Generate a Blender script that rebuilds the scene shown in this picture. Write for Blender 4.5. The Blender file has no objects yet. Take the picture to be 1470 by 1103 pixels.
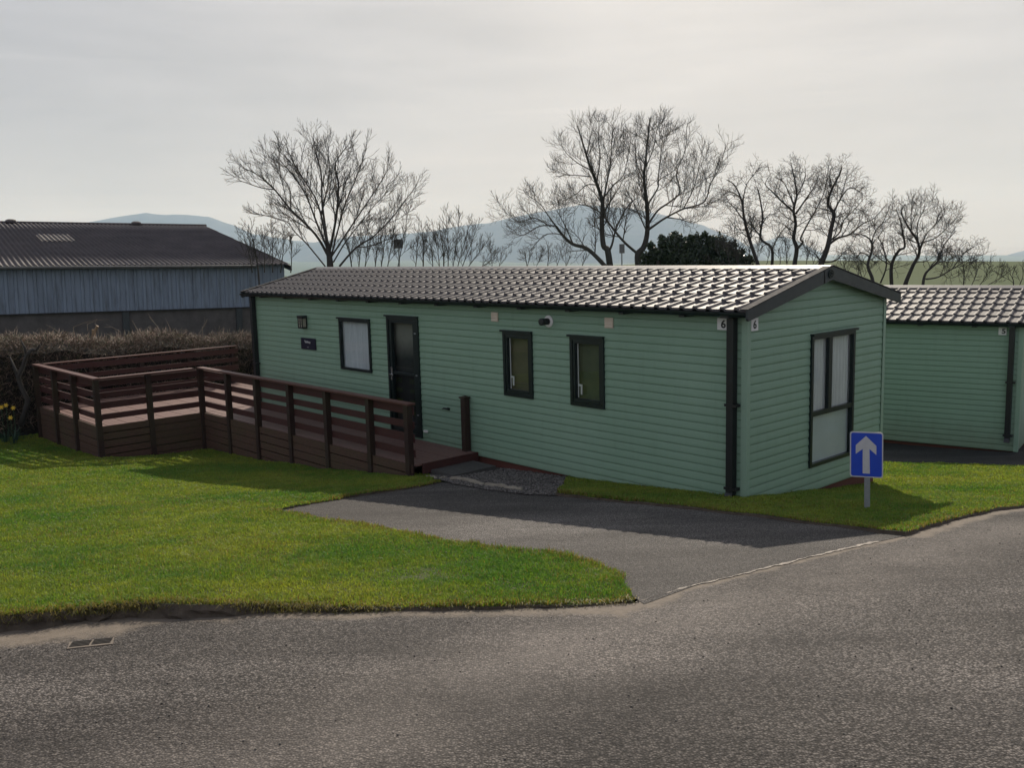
import bpy, math, random
import numpy as np
from mathutils import Matrix, Vector
from mathutils.geometry import delaunay_2d_cdt

rng = np.random.default_rng(11)
random.seed(5)
scene = bpy.context.scene
COL = scene.collection
rad = math.radians

# ------------------------------------------------------------------ camera
FPX, PIT, ROL = 1367.5, .1432, -.026
fw = np.array([0, math.cos(PIT), -math.sin(PIT)])
_r = np.array([1., 0, 0]); _u = np.cross(_r, fw)
CR = _r * math.cos(ROL) + _u * math.sin(ROL)
CU = -_r * math.sin(ROL) + _u * math.cos(ROL)
CO = np.array([0, 0, 3.1288])
cam = bpy.data.cameras.new('camera')
cam.sensor_fit = 'HORIZONTAL'; cam.sensor_width = 36
cam.lens = FPX / 1470 * 36
cam.clip_start = .1; cam.clip_end = 60000
camo = bpy.data.objects.new('camera', cam)
mw = Matrix.Identity(4)
for i in range(3):
    mw[i][0] = CR[i]; mw[i][1] = CU[i]; mw[i][2] = -fw[i]; mw[i][3] = CO[i]
camo.matrix_world = mw
COL.objects.link(camo); scene.camera = camo

def ray(x, y):
    return fw + CR * ((x - 735) / FPX) - CU * ((y - 551.5) / FPX)
def atd(x, y, d):
    r = ray(x, y); return CO + r * (d / r[1])

# ------------------------------------------------------------------ terrain
TH = .8358
P0 = np.array([2.6461, 10.6363, 0])
def frame(p0, th):
    c, s = math.cos(th), math.sin(th)
    du = np.array([-c, s, 0]); dw = np.array([s, c, 0])
    def m(a):
        a = np.asarray(a, float).reshape(-1, 3)
        return p0 + a[:, :1] * du + a[:, 1:2] * dw + a[:, 2:3] * np.array([0, 0, 1.])
    return m
F6 = frame(P0, TH)
P5 = np.array([9.136, 16.93, -.80]); F5 = frame(P5, .627)
def uw(u, w):
    return F6([[u, w, 0]])[0][:2]

CP = [(-9.96,19.73,-.64),(-9.15,18.85,-.64),(-8.36,18,-.6),(-7.57,17.2,-.54),(-6.87,17.8,-.62),(-6.1,18.5,-.73),(-5.3,17.6,-.67),(-4.5,16.8,-.57),(-3.8,15.95,-.49),(-3,15.1,-.4),(-2.2,14.2,-.27),(-1.4,13.5,-.13),
 (2.65,10.64,.19),(5.05,12.8,-.29),(3.9,11.7,-.06),(9.1,16.9,-.82),(11.5,18.7,-.95),(-.17,13.75,-.12),(1.26,11.88,0.02),(0,0,1.57),(0,-3,1.9),(-6,3,1.2),(6,3,1.2),(6.8,18.6,-.9),(12,16,-.72),(0.8,6.3,.74),(7.3,14.5,-.5)]
CPA = np.array(CP)
def base_h(x, y):
    y = np.maximum(y, -6)
    t = (y - 15) / 1.5
    sp = np.where(t > 30, y - 15, 1.5 * np.log1p(np.exp(np.clip(t, -40, 30))))
    z = 1.57 - .128 * y + .108 * sp
    far = np.clip((y - 25) / 60, 0, 1); far = far * far * (3 - 2 * far)
    fz = .75 * np.exp(-((x - 55) / 45) ** 2) * np.clip((y - 70) / 60, 0, 1) - .9 + .5 * np.sin(x * .031) * np.cos(y * .027) - .9 * np.clip((x - 60) / 40, 0, 1)
    z = z * (1 - far) + fz * far
    r = np.hypot(x, y)
    d = np.clip((r - 150) / 900, 0, 1)
    return z - 105 * d * d * (3 - 2 * d) - .026 * x * np.clip((r - 200) / 600, 0, 1)
_S = 2.2
_K = np.exp(-((CPA[:, None, :2] - CPA[None, :, :2]) ** 2).sum(-1) / (2 * _S * _S))
_W = np.linalg.solve(_K + .15 * np.eye(len(CPA)), CPA[:, 2] - base_h(CPA[:, 0], CPA[:, 1]))
def H(x, y):
    x = np.asarray(x, float); y = np.asarray(y, float)
    k = np.exp(-((x[..., None] - CPA[:, 0]) ** 2 + (y[..., None] - CPA[:, 1]) ** 2) / (2 * _S * _S))
    return base_h(x, y) + k @ _W
def hit(px, py):
    d = ray(px, py); t = np.linspace(1.5, 60, 4000); X = CO + d * t[:, None]
    g = X[:, 2] - H(X[:, 0], X[:, 1]); i = int(np.argmax(g < 0))
    if g[i] >= 0: return CO + d * 60
    a = g[i - 1] / (g[i - 1] - g[i]); return X[i - 1] + (X[i] - X[i - 1]) * a
def hits(pts): return [tuple(hit(*p)[:2]) for p in pts]

def vnoise(x, y, s, seed=0):
    """smooth value noise in -1..1"""
    r = np.random.default_rng(seed); T = r.uniform(-1, 1, (64, 64))
    x = np.asarray(x, float) / s; y = np.asarray(y, float) / s
    xi = np.floor(x).astype(int); yi = np.floor(y).astype(int); fx = x - xi; fy = y - yi
    fx = fx * fx * (3 - 2 * fx); fy = fy * fy * (3 - 2 * fy)
    g = lambda a, b: T[a % 64, b % 64]
    return (g(xi, yi) * (1 - fx) + g(xi + 1, yi) * fx) * (1 - fy) + (g(xi, yi + 1) * (1 - fx) + g(xi + 1, yi + 1) * fx) * fy

# ------------------------------------------------------------------ mesh helpers
class MB:
    def __init__(s): s.V = []; s.F = []; s.n = 0; s.A = []
    def add(s, V, F, a=None):
        V = np.asarray(V, float); s.V.append(V)
        s.F += [tuple(i + s.n for i in f) for f in F]; s.n += len(V)
        if a is not None: s.A.append(a)
    def box(s, m, x, y, z):
        x0, x1 = sorted(x); y0, y1 = sorted(y); z0, z1 = sorted(z)
        c = [(a, b, d) for d in (z0, z1) for b in (y0, y1) for a in (x0, x1)]
        s.add(m(c), [(0, 2, 3, 1), (4, 5, 7, 6), (0, 1, 5, 4), (2, 6, 7, 3), (0, 4, 6, 2), (1, 3, 7, 5)])
    def prism(s, V0, V1):
        n = len(V0)
        s.add(np.vstack([V0, V1]), [tuple(range(n))[::-1], tuple(range(n, 2 * n))] + [(i, (i + 1) % n, n + (i + 1) % n, n + i) for i in range(n)])
    def grid(s, G):
        a, b = G.shape[:2]
        s.add(G.reshape(-1, 3), [(i * b + j, i * b + j + 1, (i + 1) * b + j + 1, (i + 1) * b + j) for i in range(a - 1) for j in range(b - 1)])
    def tube(s, path, r, n=6, cap=True, a=None):
        P = np.asarray(path, float); k = len(P); r = np.broadcast_to(r, (k,))
        T = np.gradient(P, axis=0); T /= np.linalg.norm(T, axis=1)[:, None] + 1e-12
        ref = np.array([0.31, .2, .93]) if abs(T[0][2]) < .8 else np.array([.9, .3, .1])
        A = np.cross(T, ref); A /= np.linalg.norm(A, axis=1)[:, None] + 1e-12
        B = np.cross(T, A)
        t = np.arange(n) * 2 * math.pi / n
        R = P[:, None] + r[:, None, None] * (np.cos(t)[None, :, None] * A[:, None] + np.sin(t)[None, :, None] * B[:, None])
        F = [(i * n + j, i * n + (j + 1) % n, (i + 1) * n + (j + 1) % n, (i + 1) * n + j) for i in range(k - 1) for j in range(n)]
        if cap: F += [tuple(range(n))[::-1], tuple(range((k - 1) * n, k * n))]
        s.add(R.reshape(-1, 3), F, a)
    def build(s, name, mat, parent=None, smooth=False, loc=None):
        V = np.vstack(s.V)
        if parent is not None:
            p = parent
            while p.parent: p = p.parent
            org = np.array(p.location)
        else:
            org = np.array(loc) if loc is not None else np.array([V[:, 0].mean(), V[:, 1].mean(), V[:, 2].min()])
        me = bpy.data.meshes.new(name)
        me.from_pydata((V - org).tolist(), [], s.F)
        if smooth: me.polygons.foreach_set('use_smooth', [True] * len(me.polygons))
        mats = mat if isinstance(mat, (list, tuple)) else [mat]
        for q in mats: me.materials.append(q)
        me.update()
        o = bpy.data.objects.new(name, me); COL.objects.link(o)
        if parent is not None: o.parent = parent
        else: o.location = org
        return o

def big_mesh(name, V, quads, mat, col=None, loc=(0, 0, 0), tris=None):
    """fast numpy mesh of quads or tris, optional per-vertex colour"""
    me = bpy.data.meshes.new(name); loc = np.array(loc, float)
    Q = quads if tris is None else tris; k = Q.shape[1]
    me.vertices.add(len(V)); me.vertices.foreach_set('co', (V - loc).astype(np.float32).ravel())
    me.loops.add(Q.size); me.loops.foreach_set('vertex_index', Q.astype(np.int32).ravel())
    me.polygons.add(len(Q)); me.polygons.foreach_set('loop_start', np.arange(len(Q), dtype=np.int32) * k)
    me.polygons.foreach_set('loop_total', np.full(len(Q), k, np.int32))
    if col is not None:
        a = me.attributes.new('tint', 'FLOAT_COLOR', 'POINT')
        c = np.ones((len(V), 4), np.float32); c[:, :3] = col; a.data.foreach_set('color', c.ravel())
    me.materials.append(mat); me.update(); me.validate()
    o = bpy.data.objects.new(name, me); COL.objects.link(o); o.location = loc
    return o

def empty(name, loc):
    o = bpy.data.objects.new(name, None); COL.objects.link(o); o.location = loc; o.empty_display_size = .2
    return o
def tag(o, label=None, cat=None, group=None, kind=None):
    if label: o['label'] = label
    if cat: o['category'] = cat
    if group: o['group'] = group
    if kind: o['kind'] = kind
    return o

# ------------------------------------------------------------------ material helpers
class NT:
    def __init__(s, name):
        s.m = bpy.data.materials.new(name); s.m.use_nodes = True; s.t = s.m.node_tree; s.t.nodes.clear()
        s.out = s.t.nodes.new('ShaderNodeOutputMaterial')
        s.co = s.t.nodes.new('ShaderNodeTexCoord').outputs['Object']
    def n(s, typ, **kw):
        q = s.t.nodes.new('ShaderNode' + typ)
        for k, v in kw.items():
            if k in q.inputs: s.set(q.inputs[k], v)
            else: setattr(q, k, v)
        return q
    def set(s, inp, v):
        if isinstance(v, bpy.types.NodeSocket): s.t.links.new(v, inp)
        elif isinstance(v, (tuple, list)) and len(v) == 3 and inp.type == 'RGBA': inp.default_value = (*v, 1)
        else: inp.default_value = v
    def noise(s, scale, detail=4, rough=.55, vec=None, dist=0):
        return s.n('TexNoise', Vector=vec or s.co, Scale=scale, Detail=detail, Roughness=rough, Distortion=dist).outputs['Fac']
    def mapping(s, scale=(1, 1, 1), rot=(0, 0, 0), vec=None):
        q = s.n('Mapping', Vector=vec or s.co); q.inputs['Scale'].default_value = scale; q.inputs['Rotation'].default_value = rot
        return q.outputs[0]
    def ramp(s, fac, stops, interp='LINEAR'):
        q = s.n('ValToRGB', Fac=fac); e = q.color_ramp.elements; q.color_ramp.interpolation = interp
        while len(e) < len(stops): e.new(.5)
        for el, (p, c) in zip(e, stops):
            el.position = p; el.color = (*c, 1) if isinstance(c, (tuple, list)) else (c, c, c, 1)
        return q.outputs['Color']
    def mix(s, fac, a, b, blend='MIX'):
        q = s.n('Mix', data_type='RGBA', blend_type=blend)
        s.set(q.inputs[0], fac); s.set(q.inputs[6], a); s.set(q.inputs[7], b)
        return q.outputs[2]
    def math(s, op, a, b=0.0, clamp=False):
        q = s.n('Math', operation=op); q.use_clamp = clamp
        s.set(q.inputs[0], a); s.set(q.inputs[1], b); return q.outputs[0]
    def bump(s, h, strength=.3, dist=.01, normal=None):
        q = s.n('Bump', Height=h, Strength=strength, Distance=dist)
        if normal: s.set(q.inputs['Normal'], normal)
        return q.outputs[0]
    def principled(s, base, rough=.6, metal=0., spec=.5, normal=None, **kw):
        q = s.n('BsdfPrincipled', Roughness=rough, Metallic=metal); s.set(q.inputs['Base Color'], base)
        s.set(q.inputs['Specular IOR Level'], spec)
        if normal: s.set(q.inputs['Normal'], normal)
        for k, v in kw.items(): s.set(q.inputs[k.replace('_', ' ')], v)
        s.t.links.new(q.outputs[0], s.out.inputs[0]); return q
def simple(name, c1, c2=None, rough=.6, metal=0., spec=.5, scale=6., bump=.0, bscale=60., stretch=(1, 1, 1), contrast=.25):
    t = NT(name); v = t.mapping(stretch)
    c2 = c2 or tuple(x * .75 for x in c1)
    f = t.ramp(t.noise(scale, 6, .65, v), [(.5 - contrast, 0.), (.5 + contrast, 1.)])
    col = t.mix(f, c2, c1)
    rn = t.math('ADD', t.math('MULTIPLY', t.noise(scale * 2.3, 3, .5, v), .25), rough - .12)
    nm = t.bump(t.noise(bscale, 4, .6, v), bump, .01) if bump else None
    t.principled(col, rn, metal, spec, nm)
    return t.m

# cladding: pale green wood-grained plastic boards
def mat_cladding():
    t = NT('green_cladding')
    g = t.noise(9, 5, .6, t.mapping((.6, .6, 14)))
    st = t.noise(2.2, 5, .7, t.mapping((5, 5, .35)))
    c = t.mix(t.ramp(g, [(.3, 0.), (.7, 1.)]), (.185, .295, .212), (.21, .328, .235))
    c = t.mix(t.math('MULTIPLY', t.ramp(st, [(.52, 0.), (.8, 1.)]), .22), c, (.12, .17, .12))
    c = t.mix(t.math('MULTIPLY', t.ramp(t.noise(.8, 4), [(.45, 0.), (.75, 1.)]), .3), c, (.265, .38, .29))
    sz = t.n('SeparateXYZ', Vector=t.co).outputs[2]; low = t.math('SUBTRACT', .95, t.math('MULTIPLY', sz, .9), True)
    dm = t.ramp(t.math('MULTIPLY', low, t.math('ADD', .45, t.noise(5, 6, .7, t.mapping((1, 1, .6))))), [(.3, 0.), (.8, 1.)])
    c = t.mix(t.math('MULTIPLY', dm, .45), c, (.13, .15, .095))
    t.principled(c, t.math('ADD', .36, t.math('MULTIPLY', st, .2)), 0, .4, t.bump(g, .12, .004)); return t.m
M_clad = mat_cladding()
M_trimgreen = simple('pale_green_trim', (.25, .375, .278), (.215, .32, .24), .4)
M_darkgreen = simple('dark_green_plastic', (.007, .016, .016), (.005, .011, .012), .35, spec=.5)
M_black = simple('black_plastic', (.012, .014, .016), (.008, .009, .01), .4)
M_barge = simple('dark_fascia', (.035, .042, .044), (.026, .032, .034), .45)
M_verge = simple('matt_verge_trim', (.06, .06, .06), (.04, .04, .04), .85, spec=.12)
def mat_roof():
    t = NT('metal_tile_roof')
    f = t.noise(3, 6, .7); f2 = t.noise(60, 3, .6)
    c = t.mix(f, (.06, .055, .058), (.10, .092, .094))
    c = t.mix(t.math('MULTIPLY', t.ramp(f2, [(.5, 0.), (.7, 1.)]), .5), c, (.13, .12, .115))
    t.principled(c, t.math('ADD', t.math('MULTIPLY', f, .22), .5), 0, .28, t.bump(f2, .25, .003)); return t.m
M_roof = mat_roof()
M_ridge = simple('ridge_metal', (.2, .195, .195), (.14, .135, .135), .5, .1)
M_white = simple('white_plastic', (.75, .75, .73), (.62, .62, .6), .5)
M_cream = simple('cream_plastic', (.66, .57, .46), (.56, .48, .38), .5)
M_chrome = simple('chrome', (.6, .6, .6), (.5, .5, .5), .25, .9)
M_brick = simple('red_brown_skirt', (.14, .045, .03), (.085, .03, .022), .75, scale=7, bump=.2, stretch=(1, 1, 6))
M_dark = simple('dark_interior', (.012, .012, .013), None, .9)
M_steel = simple('galvanised_steel', (.33, .35, .36), (.24, .26, .27), .45, .5, scale=20)
M_signblue = simple('sign_blue', (.012, .06, .46), (.01, .05, .4), .4, scale=8)
M_signwhite = simple('sign_white', (.5, .5, .5), (.42, .42, .42), .5, scale=14)
M_navy = simple('navy_plate', (.008, .01, .03), None, .35)
def mat_glass():
    t = NT('window_glass')
    fc = t.n('LayerWeight', Blend=.5).outputs['Facing']
    fr = t.math('ADD', t.math('MULTIPLY', t.math('POWER', fc, 4.), .8), .05)
    tr = t.n('BsdfTransparent', Color=(.86, .9, .89)).outputs[0]
    gl = t.n('BsdfGlossy', Color=(1., 1., 1.), Roughness=.02).outputs[0]
    mx = t.n('MixShader'); t.set(mx.inputs[0], fr); t.set(mx.inputs[1], tr); t.set(mx.inputs[2], gl)
    t.t.links.new(mx.outputs[0], t.out.inputs[0]); return t.m
M_glass = mat_glass()
M_curtain = simple('net_curtain', (.7, .72, .75), (.52, .54, .57), .9, scale=3, stretch=(8, 8, .5))
M_curtain_dim = simple('grey_drape', (.78, .78, .76), (.55, .56, .55), .9, scale=4, stretch=(8, 8, .5))
M_frost = simple('frosted_panel', (.55, .6, .61), (.46, .5, .51), .5, scale=2)
M_blind = simple('olive_blind', (.17, .155, .075), (.1, .105, .055), .8, scale=3)
M_blind_dark = simple('green_blind', (.1, .12, .06), (.045, .07, .045), .8, scale=2.5)
def mat_doorreflection():  # paints the door glass's grey sky reflection as a fade in colour
    t = NT('painted_door_reflection'); sz = t.n('SeparateXYZ', Vector=t.co)
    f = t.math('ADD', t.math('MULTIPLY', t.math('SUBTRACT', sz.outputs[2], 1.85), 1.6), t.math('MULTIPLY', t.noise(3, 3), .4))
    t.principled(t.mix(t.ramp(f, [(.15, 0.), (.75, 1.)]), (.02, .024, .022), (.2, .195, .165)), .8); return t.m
M_doorreflection = mat_doorreflection()
M_lamp = simple('lantern_panes', (.36, .34, .27), None, .3)

def mat_wood(name, c1, c2, algae=.0, rough=.7):
    t = NT(name)
    g = t.noise(5, 6, .7, t.mapping((3, 3, 22)), dist=.6)
    c = t.mix(t.ramp(g, [(.3, 0.), (.72, 1.)]), c2, c1)
    if algae:
        a = t.ramp(t.noise(1.6, 5, .65), [(.42, 0.), (.62, 1.)])
        c = t.mix(t.math('MULTIPLY', a, algae), c, (.055, .06, .022))
    t.principled(c, t.math('ADD', t.math('MULTIPLY', g, .25), rough - .12), 0, .4, t.bump(g, .35, .006)); return t.m
M_rail = mat_wood('stained_rail_wood', (.085, .028, .022), (.03, .012, .011))
M_handrail = mat_wood('worn_handrail_wood', (.12, .05, .038), (.055, .022, .018), rough=.55)
M_postw = mat_wood('stained_post_wood', (.04, .018, .013), (.017, .009, .007), .25)
M_skirtw = mat_wood('weathered_skirt_boards', (.125, .068, .045), (.04, .022, .016), .3, .8)
M_deck = mat_wood('pink_brown_deck_boards', (.2, .115, .096), (.11, .06, .052), rough=.6)
M_slab = simple('dark_paving_slab', (.075, .072, .068), (.045, .044, .042), .75, scale=9, bump=.4, bscale=80)
M_log = simple('pale_weathered_log', (.32, .29, .23), (.12, .1, .075), .85, scale=5, bump=.5, bscale=25)

def mat_asphalt(name, base, stone, dirt=True, scale=82., bstr=.8):
    t = NT(name)
    v = t.n('TexVoronoi', Vector=t.co, Scale=scale); v.feature = 'F1'
    d = v.outputs['Distance']; rc = v.outputs['Color']
    sep = t.n('SeparateColor', Color=rc)
    v2 = t.n('TexVoronoi', Vector=t.co, Scale=scale * .46)
    big = t.noise(.55, 5, .6); mid = t.noise(4, 4, .6); fine = t.noise(260, 2, .7)
    streak = t.noise(.8, 4, .6, t.mapping((.22, .95, 1), (0, 0, -.64)))
    c = t.mix(t.ramp(sep.outputs[0], [(.1, .12), (.6, .5), (.97, 1.)]), base, stone)
    edge = t.ramp(d, [(.3, 1.), (.65, .3)])
    c = t.mix(1., c, edge, 'MULTIPLY')
    wear_sheen = t.ramp(streak, [(.38, 0.), (.68, 1.)])
    c = t.mix(1., c, t.ramp(streak, [(.34, .55), (.5, .85), (.68, 1.55)]), 'MULTIPLY')
    c = t.mix(t.math('MULTIPLY', t.ramp(big, [(.35, 1.), (.6, 0.)]), .45), c, tuple(x * .6 for x in base))
    c = t.mix(t.math('MULTIPLY', t.ramp(mid, [(.62, 0.), (.75, 1.)]), .35), c, tuple(x * .45 for x in base))
    if dirt:
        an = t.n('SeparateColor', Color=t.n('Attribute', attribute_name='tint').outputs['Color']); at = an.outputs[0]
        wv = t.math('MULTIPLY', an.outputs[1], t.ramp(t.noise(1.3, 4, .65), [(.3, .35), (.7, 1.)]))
        c = t.mix(wv, t.mix(1., c, (.86, .84, .83), 'MULTIPLY'), t.mix(.35, t.mix(1., c, (1.5, 1.42, 1.36), 'MULTIPLY'), (.21, .192, .178)))  # lightens the band: sheen put into the road colour
        dn = t.math('ADD', at, t.math('MULTIPLY', t.math('SUBTRACT', t.noise(4, 6, .75), .5), 1.3))
        dm = t.ramp(dn, [(.4, 0.), (.75, 1.)])
        dc = t.mix(t.noise(14, 4, .7), (.10, .085, .068), (.25, .21, .172))
        c = t.mix(t.math('MULTIPLY', dm, .88), c, dc)
    h = t.math('ADD', t.math('MULTIPLY', t.ramp(d, [(0., 1.), (.7, 0.)]), t.math('ADD', t.math('MULTIPLY', sep.outputs[1], .8), .3)), t.math('MULTIPLY', fine, .25))
    h = t.math('ADD', h, t.math('MULTIPLY', v2.outputs['Distance'], .5))
    if dirt: h = t.math('MULTIPLY', h, t.math('SUBTRACT', 1.05, t.math('MULTIPLY', dm, .75)))
    nm = t.bump(h, bstr, .007)
    nm = t.bump(mid, .25, .03, nm)
    t.principled(c, .8, 0, .1, nm); return t.m
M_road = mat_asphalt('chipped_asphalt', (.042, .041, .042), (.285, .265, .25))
M_drive = mat_asphalt('fine_tarmac', (.07, .067, .066), (.27, .25, .235), False, 105., .8)
M_path = mat_asphalt('path_tarmac', (.045, .045, .047), (.13, .125, .12), False, 100., .6)
M_joint = simple('crumbled_mortar', (.42, .37, .32), (.09, .08, .07), .85, scale=26, bump=.5, contrast=.16)
M_gravel = simple('gravel_base', (.11, .1, .092), (.045, .041, .038), .85, scale=55, bump=1., bscale=60)
M_soil = simple('dark_soil', (.10, .078, .055), (.04, .03, .022), .95, scale=12, bump=.8, bscale=40)
M_turfbase = simple('turf_base', (.05, .06, .018), (.03, .04, .012), .95, scale=5, bump=.6, bscale=70)
def mat_field():
    t = NT('field_grass')
    a = t.noise(.02, 5, .6); b = t.noise(1.5, 5, .7)
    c = t.mix(a, (.04, .072, .02), (.07, .1, .034)); c = t.mix(t.math('MULTIPLY', b, .5), c, (.045, .055, .022))
    t.principled(c, .95, 0, .1, t.bump(b, .5, .05)); return t.m
M_field = mat_field()
def mat_tint(name, rough=.6, trans=.0, spec=.3):
    t = NT(name); at = t.n('Attribute', attribute_name='tint').outputs['Color']
    p = t.principled(at, rough, 0, spec)
    if trans:
        tl = t.n('BsdfTranslucent', Color=t.mix(1., at, (1.25, 1.2, .6), 'MULTIPLY')).outputs[0]
        mx = t.n('MixShader'); mx.inputs[0].default_value = trans
        t.set(mx.inputs[1], p.outputs[0]); t.set(mx.inputs[2], tl); t.t.links.new(mx.outputs[0], t.out.inputs[0])
    return t.m
M_blade = mat_tint('grass_blades', .55, .45, .22)
M_leaf = mat_tint('leaves', .4, .2, .5)
M_twigs = mat_tint('hedge_twigs', .6, 0, .4)
M_stones = mat_tint('loose_stones', .8)
M_bark = simple('bare_bark', (.05, .044, .038), (.026, .022, .02), .9, scale=4, bump=.4, bscale=30)
M_bark2 = simple('lichen_bark', (.062, .058, .046), (.03, .026, .022), .9, scale=4, bump=.4, bscale=30)

# ------------------------------------------------------------------ light and sky
az = math.atan2(.318, 1.542); el = rad(32.4)
S = Vector((math.sin(az) * math.cos(el), math.cos(az) * math.cos(el), math.sin(el)))
sun = bpy.data.lights.new('sun', 'SUN'); sun.energy = 3.7; sun.angle = rad(.55); sun.color = (1, .92, .8)
so = bpy.data.objects.new('sun', sun); so.rotation_euler = S.to_track_quat('Z', 'Y').to_euler(); so.location = (0, 0, 40)
COL.objects.link(so)
wd = bpy.data.worlds.new('World'); scene.world = wd; wd.use_nodes = True
nt = wd.node_tree; nt.nodes.clear()
W = NT.__new__(NT); W.t = nt; W.m = None
W.co = nt.nodes.new('ShaderNodeTexCoord').outputs['Generated']
sky = nt.nodes.new('ShaderNodeTexSky'); sky.sky_type = 'NISHITA'; sky.sun_disc = False
sky.sun_elevation = el; sky.sun_rotation = az; sky.air_density = 1.0; sky.dust_density = 2.0; sky.altitude = 100
# thin high overcast veil, brighter round the sun, over the clear-sky model
dot = W.n('VectorMath', operation='DOT_PRODUCT'); W.set(dot.inputs[0], W.co); dot.inputs[1].default_value = S
dp = W.math('MAXIMUM', dot.outputs['Value'], 0.)
glow = W.math('POWER', dp, 4.); glow2 = W.math('POWER', dp, 60.)
sepw = W.n('SeparateXYZ', Vector=W.co)
up = W.math('MAXIMUM', sepw.outputs[2], 0.)
veil = W.mix(W.ramp(up, [(0., 0.), (.35, 1.)]), (2.8, 2.7, 2.75), (1.75, 1.85, 2.25))
veil = W.mix(W.math('MULTIPLY', glow, .95), veil, (4.3, 4.1, 3.85))
veil = W.mix(glow2, veil, (16., 15., 13.5))
back = W.math('MAXIMUM', W.math('MULTIPLY', dot.outputs['Value'], -1.), 0.)  # added fill: sky opposite the sun boosted to keep shaded walls lit
veil = W.mix(1., veil, W.ramp(back, [(0., 1.3), (.7, 3.1)]), 'MULTIPLY')
cl = W.noise(2.2, 6, .6, W.mapping((1., 1., 5.), (0, 0.12, .3)), .4)
cl2 = W.noise(5, 5, .55, W.mapping((1.2, .5, 9.), (0.1, -.2, .2)))
veil = W.mix(1., veil, W.ramp(cl, [(.25, .84), (.75, 1.15)]), 'MULTIPLY')
veil = W.mix(1., veil, W.ramp(cl2, [(.3, .96), (.75, 1.05)]), 'MULTIPLY')
st = W.noise(3.0, 3, .5, W.mapping((.6, 1.6, 26.), (0, .16, .1)))
veil = W.mix(1., veil, W.ramp(st, [(.6, 1.), (.72, 1.07)]), 'MULTIPLY')
full = W.mix(.95, sky.outputs[0], veil)
bg = nt.nodes.new('ShaderNodeBackground'); bg.inputs[1].default_value = .1
nt.links.new(full, bg.inputs[0])
wo = nt.nodes.new('ShaderNodeOutputWorld'); nt.links.new(bg.outputs[0], wo.inputs[0])
scene.view_settings.view_transform = 'Standard'; scene.view_settings.look = 'None'
scene.view_settings.gamma = 1; scene.view_settings.exposure = .42
scene.render.engine = 'CYCLES'
cy = scene.cycles
cy.use_denoising = True; cy.denoiser = 'OPENIMAGEDENOISE'; cy.denoising_input_passes = 'RGB_ALBEDO_NORMAL'; cy.denoising_prefilter = 'ACCURATE'; cy.max_bounces = 6; cy.transparent_max_bounces = 16; cy.volume_bounces = 1
cy.caustics_reflective = False; cy.caustics_refractive = False; cy.sample_clamp_indirect = 6

# ------------------------------------------------------------------ ground sheets
def ground_sheet():
    rs = np.concatenate([np.arange(0, 30, .5), np.geomspace(30, 14000, 90)])
    th = np.linspace(0, 2 * math.pi, 241)
    R, T = np.meshgrid(rs, th, indexing='ij')
    X = R * np.sin(T); Y = R * np.cos(T)
    Z = H(X, Y) - .08
    Z += np.where(R > 60, vnoise(X, Y, 35, 3) * .35, 0) + np.where(R > 900, vnoise(X, Y, 700, 4) * 12, 0)
    G = np.stack([X, Y, Z], -1); b = MB(); b.grid(G)
    o = b.build('ground', M_field, smooth=True, loc=(0, 0, 0)); tag(o, kind='structure')
ground_sheet()

def inside(poly, x, y):
    poly = np.asarray(poly); n = len(poly); r = np.zeros(x.shape, bool)
    for i in range(n):
        x1, y1 = poly[i]; x2, y2 = poly[(i + 1) % n]
        c = ((y1 > y) != (y2 > y)) & (x < (x2 - x1) * (y - y1) / (y2 - y1 + 1e-12) + x1)
        r ^= c
    return r
def resample(poly, step, jit=0., seed=0, keep=None):
    r = np.random.default_rng(seed); out = []
    n = len(poly)
    for i in range(n):
        a = np.array(poly[i]); b = np.array(poly[(i + 1) % n]); d = b - a; L = np.linalg.norm(d)
        k = max(1, int(L / step)); nrm = np.array([-d[1], d[0]]) / (L + 1e-9)
        for j in range(k):
            p = a + d * j / k
            if jit: p = p + nrm * (vnoise(p[0], p[1], .35, seed + 1) * jit + vnoise(p[0], p[1], .09, seed + 2) * jit * .6)
            out.append(p)
    return np.array(out)
def polydist(x, y, line):
    d = np.full(x.shape, 1e9)
    for (x1, y1), (x2, y2) in zip(line[:-1], line[1:]):
        dx, dy = x2 - x1, y2 - y1; t = np.clip(((x - x1) * dx + (y - y1) * dy) / (dx * dx + dy * dy + 1e-12), 0, 1)
        d = np.minimum(d, np.hypot(x - x1 - t * dx, y - y1 - t * dy))
    return d
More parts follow.
